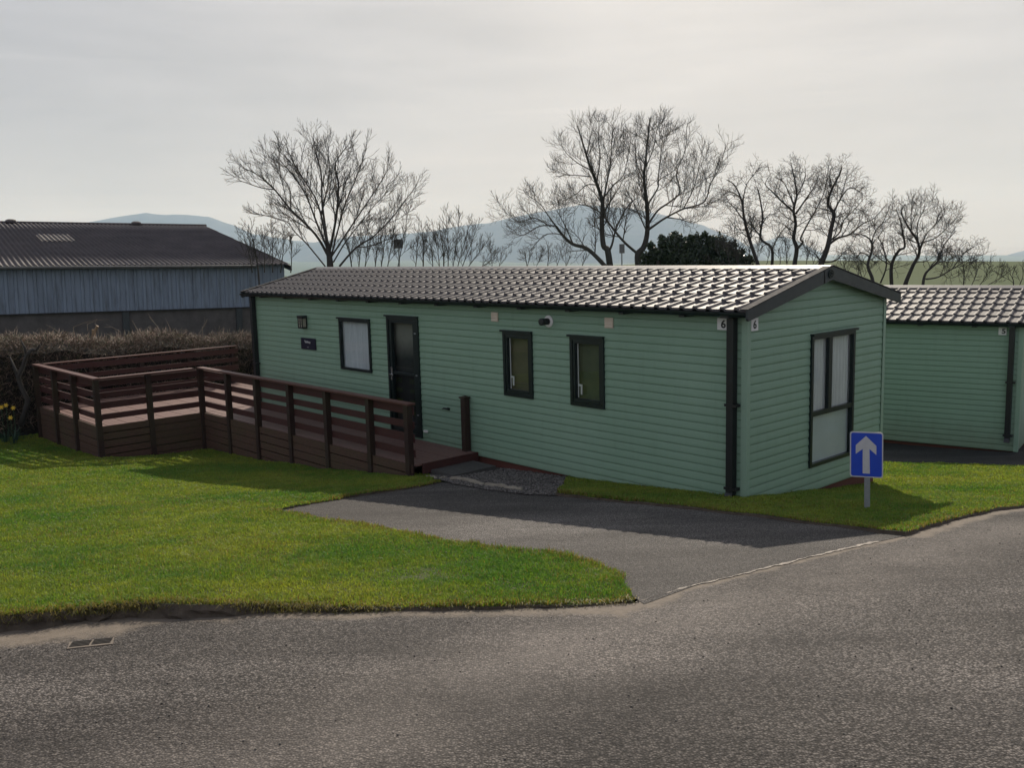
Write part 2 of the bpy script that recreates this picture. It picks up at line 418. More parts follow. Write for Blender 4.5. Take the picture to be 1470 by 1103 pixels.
def sheet(name, poly, dz, mat, step=.3, skirt=0., dirtline=None, kind='structure', jit=0., estep=.25, bumpf=None, wear_sheen=None):
    B = resample(poly, estep, jit, 7)
    x0, y0 = B.min(0); x1, y1 = B.max(0)
    gx, gy = np.meshgrid(np.arange(x0, x1, step), np.arange(y0, y1, step)); gx = gx.ravel() + rng.uniform(-.1, .1, gx.size) * step; gy = gy.ravel() + rng.uniform(-.1, .1, gy.size) * step
    ok = inside(B, gx, gy); gx = gx[ok]; gy = gy[ok]
    nb = len(B)
    dmin = polydist(gx, gy, np.vstack([B, B[:1]])); ok = dmin > step * .3; gx = gx[ok]; gy = gy[ok]
    pts = [Vector(p) for p in B] + [Vector(p) for p in zip(gx, gy)]
    V, Eg, Fc, *_ = delaunay_2d_cdt(pts, [], [list(range(nb))], 1, 1e-5)
    V = np.array([(v.x, v.y) for v in V])
    Z = H(V[:, 0], V[:, 1]) + dz
    if bumpf is not None: Z = Z + bumpf(V[:, 0], V[:, 1])
    P = np.column_stack([V, Z]); Fc = [tuple(f) for f in Fc]; nsurf = len(Fc)
    if skirt:
        Zb = H(B[:, 0], B[:, 1]) + dz; Zt = Zb + (bumpf(B[:, 0], B[:, 1]) if bumpf is not None else 0)
        k = len(P); Tn = np.roll(B, -1, 0) - np.roll(B, 1, 0); Tn /= np.linalg.norm(Tn, axis=1)[:, None]; Nn = np.column_stack([Tn[:, 1], -Tn[:, 0]])
        if not inside(B, *(B + Nn * .02).T[:, :50]).mean() < .5: Nn = -Nn
        rows = [np.column_stack([B, Zt])]; h_ = np.maximum(Zt - Zb, 0)
        for q, o_ in ((.3, .012), (.6, .03), (1., .06)):
            j_ = vnoise(B[:, 0] * 9, B[:, 1] * 9, .5, int(q * 90)) * .04 + vnoise(B[:, 0], B[:, 1], .3, int(q * 70)) * .015
            rows.append(np.column_stack([B + Nn * (o_ * np.clip(h_ / .06, .2, 1) + j_ * np.clip(h_ / .06, .15, 1))[:, None], Zt - (h_ + .03) * q]))
        rows.append(np.column_stack([B + Nn * .02, Zb - skirt])); P = np.vstack([P] + rows)
        for r_ in range(len(rows) - 1): Fc += [(k + r_ * nb + i, k + r_ * nb + (i + 1) % nb, k + (r_ + 1) * nb + (i + 1) % nb, k + (r_ + 1) * nb + i) for i in range(nb)]
    me = bpy.data.meshes.new(name); me.from_pydata(P.tolist(), [], Fc)
    if not skirt: me.polygons.foreach_set('use_smooth', [True] * len(me.polygons))
    me.materials.append(mat)
    if skirt: me.materials.append(M_soil); me.polygons.foreach_set('material_index', [1 if i >= nsurf else 0 for i in range(len(me.polygons))])
    a = me.attributes.new('tint', 'FLOAT_COLOR', 'POINT'); c = np.zeros((len(P), 4), np.float32)
    if dirtline is not None:
        v = np.zeros(len(P))
        for ln, wdt in dirtline: v = np.maximum(v, np.clip(1 - polydist(P[:, 0], P[:, 1], ln) / wdt, 0, 1))
        c[:, :3] = v[:, None]
        if wear_sheen is not None: c[:, 1] = np.clip(1 - polydist(P[:, 0], P[:, 1], wear_sheen[0]) / wear_sheen[1], 0, 1)  # green channel: wheel-track band with painted sheen
    a.data.foreach_set('color', c.ravel()); me.update()
    o = bpy.data.objects.new(name, me); COL.objects.link(o); tag(o, kind=kind); return o

edge_px = [(0, 906), (60, 900), (110, 893), (200, 886), (300, 883), (400, 880), (500, 880), (600, 877), (750, 874), (860, 869), (912, 866)]
edge_l = [(-16, 4.0), (-9, 4.9), (-5, 5.45)] + hits(edge_px)                # lawn/road edge from the left to the lawn's tip
tip_px = [(903, 838), (892, 824), (868, 814), (800, 802), (700, 789), (600, 772), (500, 756), (440, 744), (379, 737)]
tip = hits(tip_px)
back_px = [(450, 724), (540, 709), (600, 701), (628, 694)]
back = hits(back_px)
joint = hits([(912, 866), (1000, 840), (1050, 829), (1100, 816), (1160, 801), (1230, 785), (1300, 770)])
rgt = hits([(1310, 768), (1340, 757), (1380, 746), (1420, 736), (1470, 729)])
rgt_ext = [(7.2, 10.9), (10.5, 12.6), (16, 14.2), (26, 15.5)]
strip = hits([(800, 712), (850, 718), (900, 723), (1000, 733), (1100, 745), (1200, 757), (1260, 766), (1300, 770)])
logs_front = hits([(650, 696), (700, 705), (760, 712), (800, 713)])

road_poly = [(-16, 4.3)] + [(x, y + .12) for x, y in edge_l[1:-1]] + joint + [(x, y + .12) for x, y in rgt] + rgt_ext + [(26, -12), (-16, -12)]
dirt = [(edge_l, .34), ([(-16, 4.0), (-9, 4.8), (-5, 5.3)] + hits([(0, 918), (110, 909), (160, 903)]), .4), (joint, .13), (rgt, .3), (hits([(880, 875), (930, 862)]), .35)]
sheet('road', road_poly, 0, M_road, .16, dirtline=dirt, wear_sheen=(hits([(1460, 760), (1250, 815), (1000, 870), (800, 930), (620, 1000), (480, 1075)]) + [(-3.5, 2.2), (-8, .5)], .85))  # pale wheel-track band with low-sun sheen painted into its colour
drive_poly = [(x + .05, y - .05) for x, y in joint[:1]] + [(x + .005, y - .008) for x, y in joint[1:-1]] + joint[-1:] + [(x, y + .1) for x, y in strip[::-1]] + [(x, y + .1) for x, y in logs_front[::-1]] + [(x, y + .12) for x, y in back[::-1]] + [(tip[-1][0] - .1, tip[-1][1])] + [(x - .08, y - .08) for x, y in tip[::-1][1:]]
sheet('driveway', drive_poly, .003, M_drive, .25)
# crumbled joint between road and driveway
def ribbon(name, line, wfun, dz, mat, step=.03):
    L = [np.array(p) for p in line]; pts = []
    for a, b in zip(L[:-1], L[1:]):
        k = max(1, int(np.linalg.norm(b - a) / step))
        pts += [a + (b - a) * j / k for j in range(k)]
    pts.append(L[-1]); P = np.array(pts); T = np.gradient(P, axis=0); T /= np.linalg.norm(T, axis=1)[:, None]; N = np.column_stack([-T[:, 1], T[:, 0]])
    s = np.linspace(0, 1, len(P))
    wa = wfun(s, P, 1); wb = wfun(s, P, 2)
    A = P + N * wa[:, None]; Bq = P - N * wb[:, None]
    rows = []
    for k in (0, .5, 1): 
        q = A * (1 - k) + Bq * k
        rows.append(np.column_stack([q, H(q[:, 0], q[:, 1]) + dz + (.0015 if k == .5 else 0)]))
    b = MB(); b.grid(np.stack(rows)); return b.build(name, mat, smooth=True)
jl = [np.array(p) for p in joint[:-1]] + [np.array(hit(1262, 779)[:2])]
tag(ribbon('road_joint', jl, lambda s, P, k: np.maximum(.0, .006 + .02 * vnoise(P[:, 0], P[:, 1], .22, k) + .016 * vnoise(P[:, 0], P[:, 1], .05, k + 5) + .03 * np.clip(s - .55, 0, 1)), .0055, M_joint), kind='structure')

# turf sheets (soil base), then blades
lawn_poly = edge_l + tip + back + [tuple(uw(4.75, -.98)), tuple(uw(11.5, -1.05)), tuple(uw(11.55, -3.0)), tuple(uw(15.6, -3.0)), tuple(uw(15.6, -12)), (-20, 17)]
turf = lambda x, y: .075 * np.clip((-x - .7) / 1.5, 0, 1) * np.exp(-((y - 5.6) / 3.) ** 2) + .012 * vnoise(x, y, .8, 21) + .006 * vnoise(x, y, .2, 22)
lawn_r_poly = strip[:-1] + [joint[-1]] + rgt + [(7.2, 11.1), (10.5, 12.8), (16, 14.4), (22, 15.1), (22, 16.6), (15, 15.4)] + hits([(1469, 673), (1400, 670), (1330, 668), (1275, 667)]) + [tuple(uw(2.2, 4.6)), tuple(uw(2.2, 3.15)), tuple(uw(.25, 3.15)), tuple(uw(.25, .3)), tuple(uw(2.2, .3)), tuple(uw(2.9, .05))]
sheet('lawn', lawn_poly, .018, M_turfbase, .3, skirt=.24, jit=.045, estep=.05, bumpf=turf)
sheet('verge', lawn_r_poly, .03, M_turfbase, .3, skirt=.1, jit=.03, estep=.05, bumpf=turf)
path_poly = hits([(1282, 670), (1330, 673), (1400, 675), (1469, 678)]) + [(16, 15.7), (22, 16.9), (22, 22), (14, 21), (9, 21.5), (6.2, 18.2), tuple(uw(1.9, 4.4))]
sheet('path', path_poly, 0, M_path, .3)
gravel_poly = [tuple(uw(4.85, -1.0)), hits([(640, 693)])[0]] + logs_front + [strip[0], tuple(uw(2.55, -.15)), tuple(uw(2.5, .3)), tuple(uw(5.2, .3))]
sheet('gravel', gravel_poly, .012, M_gravel, .15, estep=.1)

def sample_poly(poly, n):
    B = np.asarray(poly); x0, y0 = B.min(0); x1, y1 = B.max(0)
    x = rng.uniform(x0, x1, n); y = rng.uniform(y0, y1, n); ok = inside(B, x, y); return x[ok], y[ok]
def raster(poly, x0, y0, cs, shape):
    P = np.asarray(poly); out = np.zeros(shape, bool); xs = x0 + np.arange(shape[0]) * cs
    for j in range(shape[1]):
        yy = y0 + j * cs; a = P; b = np.roll(P, -1, 0); c = (a[:, 1] > yy) != (b[:, 1] > yy)
        if not c.any(): continue
        a = a[c]; b = b[c]; X = np.sort(a[:, 0] + (yy - a[:, 1]) * (b[:, 0] - a[:, 0]) / (b[:, 1] - a[:, 1]))
        out[:, j] = np.searchsorted(X, xs) % 2 == 1
    return out
def grass(name, poly, dens, edges, dz, vis, jit):
    B = np.asarray(poly); x0, y0 = B.min(0); x1, y1 = B.max(0)
    x0, x1 = max(x0, -17), min(x1, 17); y0, y1 = max(y0, 0), min(y1, 24)
    n = int((x1 - x0) * (y1 - y0) * dens); x = rng.uniform(x0, x1, n); y = rng.uniform(y0, y1, n)
    d = np.hypot(x, y); keep = rng.uniform(0, 1, len(x)) < np.clip((7.5 / np.maximum(d, 3)) ** 1.25, .12, 1)
    # only where the place in the photograph (with a margin) can see it
    keep &= vis(x, y); x = x[keep]; y = y[keep]; d = d[keep]
    # raster test against the ragged outline
    cs = .02; gx, gy = np.meshgrid(np.arange(x0, x1 + cs, cs), np.arange(y0, y1 + cs, cs), indexing='ij')
    R = raster(resample(poly, .05, jit, 7), x0, y0, cs, gx.shape)
    ok = R[((x - x0) / cs).astype(int), ((y - y0) / cs).astype(int)]; x = x[ok]; y = y[ok]; d = d[ok]
    n = len(x)
    z = H(x, y) + dz + turf(x, y) - .008
    patch = vnoise(x, y, 1.3, 31) * .5 + vnoise(x, y, .4, 32) * .35 + vnoise(x, y, .12, 33) * .3
    hgt = (.022 + .012 * rng.random(n) + .014 * np.clip(vnoise(x, y, .5, 34), -.6, 1) + .016 * np.clip(vnoise(x, y, .13, 35), 0, 1) + .018 * rng.random(n) ** 5)
    ed = np.full(n, 9.)
    for ln in edges: ed = np.minimum(ed, polydist(x, y, ln))
    hgt *= 1 + .7 * np.exp(-ed / .06) * rng.random(n)
    wid = (.0022 + .0016 * rng.random(n)) * np.clip(d / 7, 1, 2.2)
    a = rng.uniform(0, 2 * math.pi, n); lean = np.abs(rng.normal(0, .45, n)) + .1
    # blades at the rim hang outward
    la = a + rng.normal(0, .5, n)
    dirx, diry = np.cos(la), np.sin(la)
    px, py = -np.sin(a), np.cos(a)
    b0 = np.column_stack([x - px * wid, y - py * wid, z]); b1 = np.column_stack([x + px * wid, y + py * wid, z])
    mx = x + dirx * lean * hgt * .4; my = y + diry * lean * hgt * .4; mz = z + hgt * .62
    m0 = np.column_stack([mx - px * wid * .8, my - py * wid * .8, mz]); m1 = np.column_stack([mx + px * wid * .8, my + py * wid * .8, mz])
    t = np.column_stack([x + dirx * lean * hgt * 1.15, y + diry * lean * hgt * 1.15, z + hgt * (1 - .22 * lean)])
    V = np.stack([b0, b1, m1, m0, t], 1).reshape(-1, 3)
    i = np.arange(n)[:, None] * 5
    tr = np.concatenate([i + [0, 1, 2], i + [0, 2, 3], i + [3, 2, 4]], 1).reshape(-1, 3)
    g1 = np.array([.09, .205, .036]); g2 = np.array([.265, .315, .055]); g3 = np.array([.27, .215, .075])
    f = np.clip(.5 + patch * .75 + rng.normal(0, .16, n), 0, 1)[:, None]
    c = g1 * (1 - f) + g2 * f
    dry = (rng.random(n) < .05 + .5 * np.exp(-ed / .09) + .10 * np.clip(vnoise(x, y, .7, 36), 0, 1))[:, None]
    c = np.where(dry, g3 * rng.uniform(.6, 1.1, n)[:, None], c) * rng.uniform(.75, 1.2, n)[:, None]
    col = np.repeat(c, 5, 0)
    o = big_mesh(name, V, None, M_blade, col, tris=tr); tag(o, kind='stuff'); return n
vl = lambda x, y: (x > -y * .62 - 2.2) & (x < y * .62 + 2.5) & (y < 24)
nb = grass('grass', lawn_poly, 15000, [edge_l, tip, back], .018, vl, .045)
tag(bpy.data.objects['grass'], 'short green lawn grass in front of the wooden deck', 'grass')
nb += grass('grass', lawn_r_poly, 15000, [strip, rgt], .03, vl, .03)
tag(bpy.data.objects['grass.001'], 'narrow verge of grass round the foot of the green caravan', 'grass')

# rougher tussocks along the lawn's broken front rim
def rim():
    pts = resample(edge_l, .012)[:-1]; L = np.array([p for p in pts if p[0] > -6 and p[1] < 7 and abs(p[0]) < 6])
    L = L[polydist(L[:, 0], L[:, 1], edge_l) < .01]
    L = np.vstack([np.repeat(L, 4, 0), np.repeat(L[L[:, 0] < -.8], 9, 0)]); n = len(L); x = L[:, 0] + rng.normal(0, .022, n); y = L[:, 1] + rng.normal(.012, .025, n)
    z = H(x, y) + turf(x, y) + .01 + np.where(x < -.8, rng.uniform(-.05, .02, n), rng.uniform(-.02, .03, n)); h = rng.uniform(.02, .06, n) * np.where(x < -1.2, 1.3, .8)
    a = rng.uniform(-math.pi, math.pi, n); dy = -np.abs(rng.normal(.7, .4, n)); dx = rng.normal(0, .5, n)
    w = rng.uniform(.0015, .003, n); px, py = np.cos(a) * w, np.sin(a) * .4 * w
    V = np.stack([np.column_stack([x - px, y - py, z]), np.column_stack([x + px, y + py, z]),
                  np.column_stack([x + dx * h * .4 + px, y + dy * h * .4 + py, z + h * .5]), np.column_stack([x + dx * h * .4 - px, y + dy * h * .4 - py, z + h * .5]),
                  np.column_stack([x + dx * h, y + dy * h, z + h * rng.uniform(-.1, .5, n)])], 1).reshape(-1, 3)
    i = np.arange(n)[:, None] * 5; tr = np.concatenate([i + [0, 1, 2], i + [0, 2, 3], i + [3, 2, 4]], 1).reshape(-1, 3)
    f = rng.random(n)[:, None]; c = np.array([.07, .09, .02]) * (1 - f) + np.array([.2, .16, .07]) * f
    big_mesh('grass', V, None, M_blade, np.repeat(c, 5, 0), tris=tr)
    tag(bpy.data.objects['grass.002'], 'ragged dry grass rim hanging over the road edge', 'grass', kind='stuff')
rim()

def stones(name, poly, n, smin, smax, dz, c1, c2, label, cat):
    x, y = sample_poly(poly, n); n = len(x)
    base = np.array([(1, 0, 0), (-1, 0, 0), (0, 1, 0), (0, -1, 0), (0, 0, 1), (0, 0, -1)], float)
    tri = np.array([(0, 2, 4), (2, 1, 4), (1, 3, 4), (3, 0, 4), (2, 0, 5), (1, 2, 5), (3, 1, 5), (0, 3, 5)])
    s = rng.uniform(smin, smax, n)[:, None, None]; q = base[None] * rng.uniform(.6, 1.25, (n, 6, 1)) * s * np.array([1, 1, .6])
    a = rng.uniform(0, 6.28, n); ca, sa = np.cos(a)[:, None], np.sin(a)[:, None]
    X = q[..., 0] * ca - q[..., 1] * sa + x[:, None]; Y = q[..., 0] * sa + q[..., 1] * ca + y[:, None]
    Z = q[..., 2] + (H(x, y) + dz)[:, None] + s[:, :, 0] * .25
    V = np.stack([X, Y, Z], -1).reshape(-1, 3); T = (np.arange(n)[:, None, None] * 6 + tri[None]).reshape(-1, 3)
    f = rng.random(n)[:, None]; c = np.array(c1) * (1 - f) + np.array(c2) * f
    o = big_mesh(name, V, None, M_stones, np.repeat(c, 6, 0), tris=T); tag(o, label, cat, kind='stuff')
stones('gravel_stones', gravel_poly, 16000, .008, .022, .014, (.05, .046, .043), (.2, .185, .17), 'loose grey gravel at the foot of the caravan wall', 'gravel')
vis_road = [(-3.5, 5.2), (-2, 3), (2.2, 3), (5.5, 9), (3.4, 7.8), (.9, 5.9)]
stones('road_grit', vis_road, 900, .003, .009, .002, (.04, .038, .036), (.2, .18, .16), 'loose grit scattered over the asphalt road', 'grit')

# ------------------------------------------------------------------ text
def text_geo(s, size):
    cu = bpy.data.curves.new('text', 'FONT'); cu.body = s; cu.size = size; cu.resolution_u = 4; cu.offset = .004
    ob = bpy.data.objects.new('text', cu); COL.objects.link(ob)
    dg = bpy.context.evaluated_depsgraph_get(); me = bpy.data.meshes.new_from_object(ob.evaluated_get(dg))
    V = np.array([v.co[:] for v in me.vertices]); Fc = [tuple(p.vertices) for p in me.polygons]
    COL.objects.unlink(ob); bpy.data.objects.remove(ob); bpy.data.curves.remove(cu); bpy.data.meshes.remove(me)
    V[:, 0] -= (V[:, 0].max() + V[:, 0].min()) / 2; V[:, 1] -= (V[:, 1].max() + V[:, 1].min()) / 2
    return V, Fc

# ------------------------------------------------------------------ caravans
WID = 3.2
PITCH_W = 1.58
def clad_profile(z0, z1, course=.1):
    pts = []
    z = z0
    while z < z1 - 1e-6:
        for f, d in ((0., .004), (.08, .010), (.3, .0115), (.62, .0085), (.9, .0045), (.97, .0015)):
            zz = z + f * course
            if zz < z1: pts.append((zz, d))
        z += course
    pts.append((z1, .002)); return pts
def profile_at(pts, z):
    zs = [p[0] for p in pts]; ds = [p[1] for p in pts]; return float(np.interp(z, zs, ds))
def clad_wall(b, mp, prof, lo, hi, holes):
    """mp(a, z, out) -> world; lo/hi: functions of z; holes: (a0,a1,z0,z1)"""
    zs = sorted(set([p[0] for p in prof] + [z for h in holes for z in h[2:]]))
    zs = [z for z in zs if prof[0][0] <= z <= prof[-1][0]]
    for za, zb in zip(zs[:-1], zs[1:]):
        zm = (za + zb) / 2; da, db = profile_at(prof, za), profile_at(prof, zb)
        cuts = sorted([(h[0], h[1]) for h in holes if h[2] < zm < h[3]])
        seg = []; cur = None
        left = (lo(za), lo(zb))
        for c0, c1 in cuts:
            seg.append((left, (c0, c0))); left = (c1, c1)
        seg.append((left, (hi(za), hi(zb))))
        for (la, lb), (ra, rb) in seg:
            if ra <= la and rb <= lb: continue
            b.add(mp([(la, za, da), (ra, za, da), (rb, zb, db), (lb, zb, db)]), [(0, 1, 2, 3)])

def caravan(name, m, loc, label, ridge_z, Lc, feats, number):
    root = empty(name, loc); tag(root, label, 'caravan')
    eave_w, eave_z = -.17, 2.352
    slope = (ridge_z - .035 - eave_z) / (PITCH_W - eave_w)
    zroof = lambda w: eave_z + slope * (min(w, 2 * PITCH_W - w) - eave_w)
    mL = lambda q: m([(a, -o, z) for a, z, o in q])            # long wall: a=u, out=-w
    mG = lambda q: m([(-o, a, z) for a, z, o in q])            # gable: a=w, out=-u
    holes_L = [h for h in feats if h['face'] == 'L' and h['kind'] in ('window', 'door')]
    holes_G = [h for h in feats if h['face'] == 'G' and h['kind'] == 'window']
    hs = lambda hh: [(h['a'][0] + .02, h['a'][1] - .02, h['z'][0] + .02, h['z'][1] - .02) for h in hh]
    wt = zroof(0) - .01
    b = MB(); prof = clad_profile(0, wt)
    clad_wall(b, mL, prof, lambda z: 0, lambda z: Lc, hs(holes_L))
    b.box(m, (-.012, Lc + .01), (WID - .02, WID), (0, wt))                      # far side
    b.box(m, (.12, Lc - .02), (.14, .16), (.02, wt - .03)) if False else None
    b.build('wall', M_clad, root)
    b = MB(); top = zroof(PITCH_W) - .05; prof = clad_profile(0, top)
    inv = lambda z: max(0., eave_w + (z - eave_z) / slope + .01)
    clad_wall(b, mG, prof, lambda z: inv(z), lambda z: min(WID, 2 * PITCH_W - inv(z)) , hs(holes_G))
    b.build('gable_wall', M_clad, root)
    b = MB(); prof = clad_profile(0, top)
    mR = lambda q: m([(Lc + o, a, z) for a, z, o in q])
    clad_wall(b, mR, prof, lambda z: inv(z), lambda z: min(WID, 2 * PITCH_W - inv(z)), []); b.build('rear_wall', M_clad, root)
    # corner trims
    b = MB()
    b.box(m, (-.022, .055), (-.022, -.0165), (0, wt - .01)); b.box(m, (-.0225, -.0165), (-.0165, .045), (.001, wt - .02)); b.build('corner_trim', M_trimgreen, root)
    b = MB(); b.box(m, (-.022, -.0165), (WID - .045, WID + .02), (0, wt - .01)); b.build('corner_trim', M_trimgreen, root)
    # skirting under the chassis
    b = MB()
    b.box(m, (.09, Lc - .1), (.05, .09), (-1.2, -.004)); b.box(m, (.05, .09), (.05, WID - .012), (-.11, -.004))
    b.box(m, (.075, .09), (.06, WID - .02), (-.9, -.115)); b.box(m, (Lc - .1, Lc - .06), (.05, WID - .06), (-1.2, -.004)); b.box(m, (.092, Lc - .1), (WID - .06, WID - .013), (-1.2, -.004))
    b.build('skirt', M_brick, root)
    # pressed-tile roof, both slopes
    pu, npan = .186, 0; ro = (-.125, Lc + .12)
    us = []
    n_t = int((ro[1] - ro[0]) / pu)
    pu = (ro[1] - ro[0]) / n_t
    prof_t = [(0, .002), (.12, 0), (.5, 0), (.62, .004), (.7, .018), (.78, .028), (.86, .03), (.93, .022), (.985, .006)]
    U = np.array([ro[0] + (k + t) * pu for k in range(n_t) for t, _ in prof_t] + [ro[1]]); Hh = np.array([h for k in range(n_t) for _, h in prof_t] + [.002])
    for side in (0, 1):
        rows = []; ncourse = 6; wl = PITCH_W - eave_w
        for k in range(ncourse):                       # from eave up
            for t, lift in ((0., -.004), (.0, .022), (.25, .015), (.98, .0)):
                s_ = (k + t) / ncourse; w = eave_w + wl * s_
                z = eave_z + slope * (w - eave_w) + lift
                if lift < 0: hh = Hh * .75
                else: hh = Hh
                ww = w if side == 0 else 2 * PITCH_W - w
                dwn = np.zeros_like(U)
                if t == 0.: dwn = -(hh * .35)            # lower edge bows slightly like a tile nose
                wv = ww + (dwn if side == 0 else -dwn)
                rows.append(np.column_stack([U, wv, np.full_like(U, z) + hh]))
        b = MB(); G = np.stack(rows); b.grid(m(G.reshape(-1, 3)).reshape(G.shape)); b.build('roof', M_roof, root, smooth=False)
    # under-deck so no light leaks
    b = MB()
    e0 = (eave_w + .02, eave_z - .012); r0 = (PITCH_W, ridge_z - .055); e1 = (2 * PITCH_W - eave_w - .02, eave_z - .012)
    for p, q in ((e0, r0), (r0, e1)):
        b.prism(m([(ro[0] + .03, *p), (ro[0] + .03, *q), (ro[0] + .03, q[0], q[1] - .02), (ro[0] + .03, p[0], p[1] - .02)]), m([(ro[1] - .03, *p), (ro[1] - .03, *q), (ro[1] - .03, q[0], q[1] - .02), (ro[1] - .03, p[0], p[1] - .02)]))
    b.build('soffit', M_darkgreen, root)
    # ridge cap in lengths with small fixings
    b = MB(); cw = .12
    sec = [(-cw, -cw * slope - .0), (-.03, .012), (.03, .012), (cw, -cw * slope)]
    sec2 = [(w, z + .028) for w, z in sec]; ub = -.14
    n = 6
    for k in range(n):
        ua = ub + (Lc + .28) * k / n; ue = ub + (Lc + .28) * (k + 1) / n - .004
        s0 = [(ua, PITCH_W + w, ridge_z - .03 + z) for w, z in sec2] + [(ua, PITCH_W + w, ridge_z - .036 + z) for w, z in sec2[::-1]]
        b.prism(m(s0), m([(ue, w, z) for _, w, z in s0]))
    for k in range(int(Lc / .28)):
        b.box(m, (.1 + k * .28, .12 + k * .28), (PITCH_W - cw - .012, PITCH_W - cw + .01), (ridge_z - .03 - cw * slope, ridge_z + .006 - cw * slope))
    b.build('ridge_cap', M_ridge, root)
    # verge caps and bargeboards
    for end, mt in ((0, M_barge), (1, M_barge)):
        u0 = -.15 if end == 0 else Lc + .125; u1 = u0 + .028
        b = MB(); v = MB()
        for sgn in (0, 1):
            fx = lambda w: w if sgn == 0 else 2 * PITCH_W - w
            j = .004 if sgn else 0
            p = [(eave_w - .04, eave_z + .018), (PITCH_W - .001, ridge_z - .004), (PITCH_W - .001, ridge_z - .165), (eave_w - .02, eave_z - .10), (eave_w - .04, eave_z - .075)]
            b.prism(m([(u0 + j, fx(w), z) for w, z in p]), m([(u1 + j, fx(w), z) for w, z in p]))
            ua, ub_ = (u0 - .004, u0 + .10) if end == 0 else (u1 - .10, u1 + .004)
            p = [(eave_w - .045, eave_z + .02), (PITCH_W - .02, ridge_z - .004), (PITCH_W - .02, ridge_z + .006), (eave_w - .045, eave_z + .034)]
            v.prism(m([(ua, fx(w), z) for w, z in p]), m([(ub_, fx(w), z) for w, z in p]))
        bb = b.build('bargeboard', mt, root)
        v.build('verge_cap', M_verge, bb)
        if end == 0:
            q = MB(); q.box(m, (u0 - .006, u0), (PITCH_W - .2, PITCH_W - .186), (ridge_z - .205, ridge_z - .055)); q.build('joint_strip', M_black, bb)
            q = MB(); c = np.array([PITCH_W - .06, ridge_z - .092]); tt = np.linspace(0, 2 * math.pi, 25)[:-1]
            for r0_, r1_, d0, d1 in ((.055, .045, .0, .014), (.03, .018, .0, .018)):
                ring = lambda r, o: m([(u0 - o, c[0] + r * math.cos(a), c[1] + r * math.sin(a)) for a in tt])
                V = np.vstack([ring(r0_, d0), ring(r0_, d1), ring(r1_, d1), ring(r1_, d0)]); k = 24
                q.add(V, [(i + a * k, (i + 1) % k + a * k, (i + 1) % k + (a + 1) * k, i + (a + 1) * k) for a in range(3) for i in range(k)])
            q.build('boss', M_darkgreen, bb)
    # gutter with brackets
    b = MB(); tt = np.linspace(0, math.pi, 9)
    gw, gz, gr = eave_w - .005, eave_z + .002, .045
    sec = [(gw - gr * math.cos(a), gz - gr * math.sin(a)) for a in tt] + [(gw - (gr - .005) * math.cos(a), gz - (gr - .005) * math.sin(a)) for a in tt[::-1]]
    sec = [(w, z - .022) for w, z in sec]
    b.prism(m([(-.10, w, z) for w, z in sec]), m([(Lc + .2, w, z) for w, z in sec]))
    gut = b.build('gutter', M_darkgreen, root, smooth=False)
    for k in range(12):
        b = MB(); b.box(m, (.72 + k * .93, .80 + k * .93), (-.2, -.004), (eave_z - .085, eave_z - .062)); b.build('bracket', M_black, gut)
    # downpipes
    for uc, zb in ((.155, .2), (Lc - .03, -.5)):
        b = MB(); w0 = -.05
        b.box(m, (uc - .045, uc + .045), (-.105, -.02), (zb + .05, eave_z - .055))
        b.box(m, (uc - .055, uc + .055), (-.21, -.03), (eave_z - .075, eave_z - .045))
        b.prism(m([(uc - .046, -.02, zb + .05), (uc - .046, -.106, zb + .05), (uc - .046, -.15, zb - .02), (uc - .046, -.07, zb - .02)]), m([(uc + .046, -.02, zb + .05), (uc + .046, -.106, zb + .05), (uc + .046, -.15, zb - .02), (uc + .046, -.07, zb - .02)]))
        dpp = b.build('downpipe', M_black, root)
        for zc in (zb + .1, (zb + eave_z) / 2):
            b = MB(); b.box(m, (uc - .09, uc + .07), (-.109, -.018), (zc - .015, zc + .015)); b.build('clip', M_black, dpp)
    # number plates
    for face, a0, a1, z0, z1 in (('L', .255, .385, 2.125, 2.262), ('G', .055, .19, 2.12, 2.262)):
        mp = mL if face == 'L' else mG
        b = MB(); bx = lambda b, a, z, o: b.box(lambda c: mp([(q[0], q[2], q[1]) for q in c]), a, o, z)
        bx(b, (a0, a1), (z0, z1), (.016, .022)); pl = b.build('number_plate', M_white, root)
        V, Fc = text_geo(number, .125); sx = -1 if face == 'L' else 1
        ca = (a0 + a1) / 2 - (.02 if face == 'L' else -.0); b = MB()
        n = len(V); A = [(ca + sx * v[0] * 1.1, (z0 + z1) / 2 + v[1], .0235) for v in V]
        b.add(mp(A), Fc); b.build('numeral', M_black, pl)
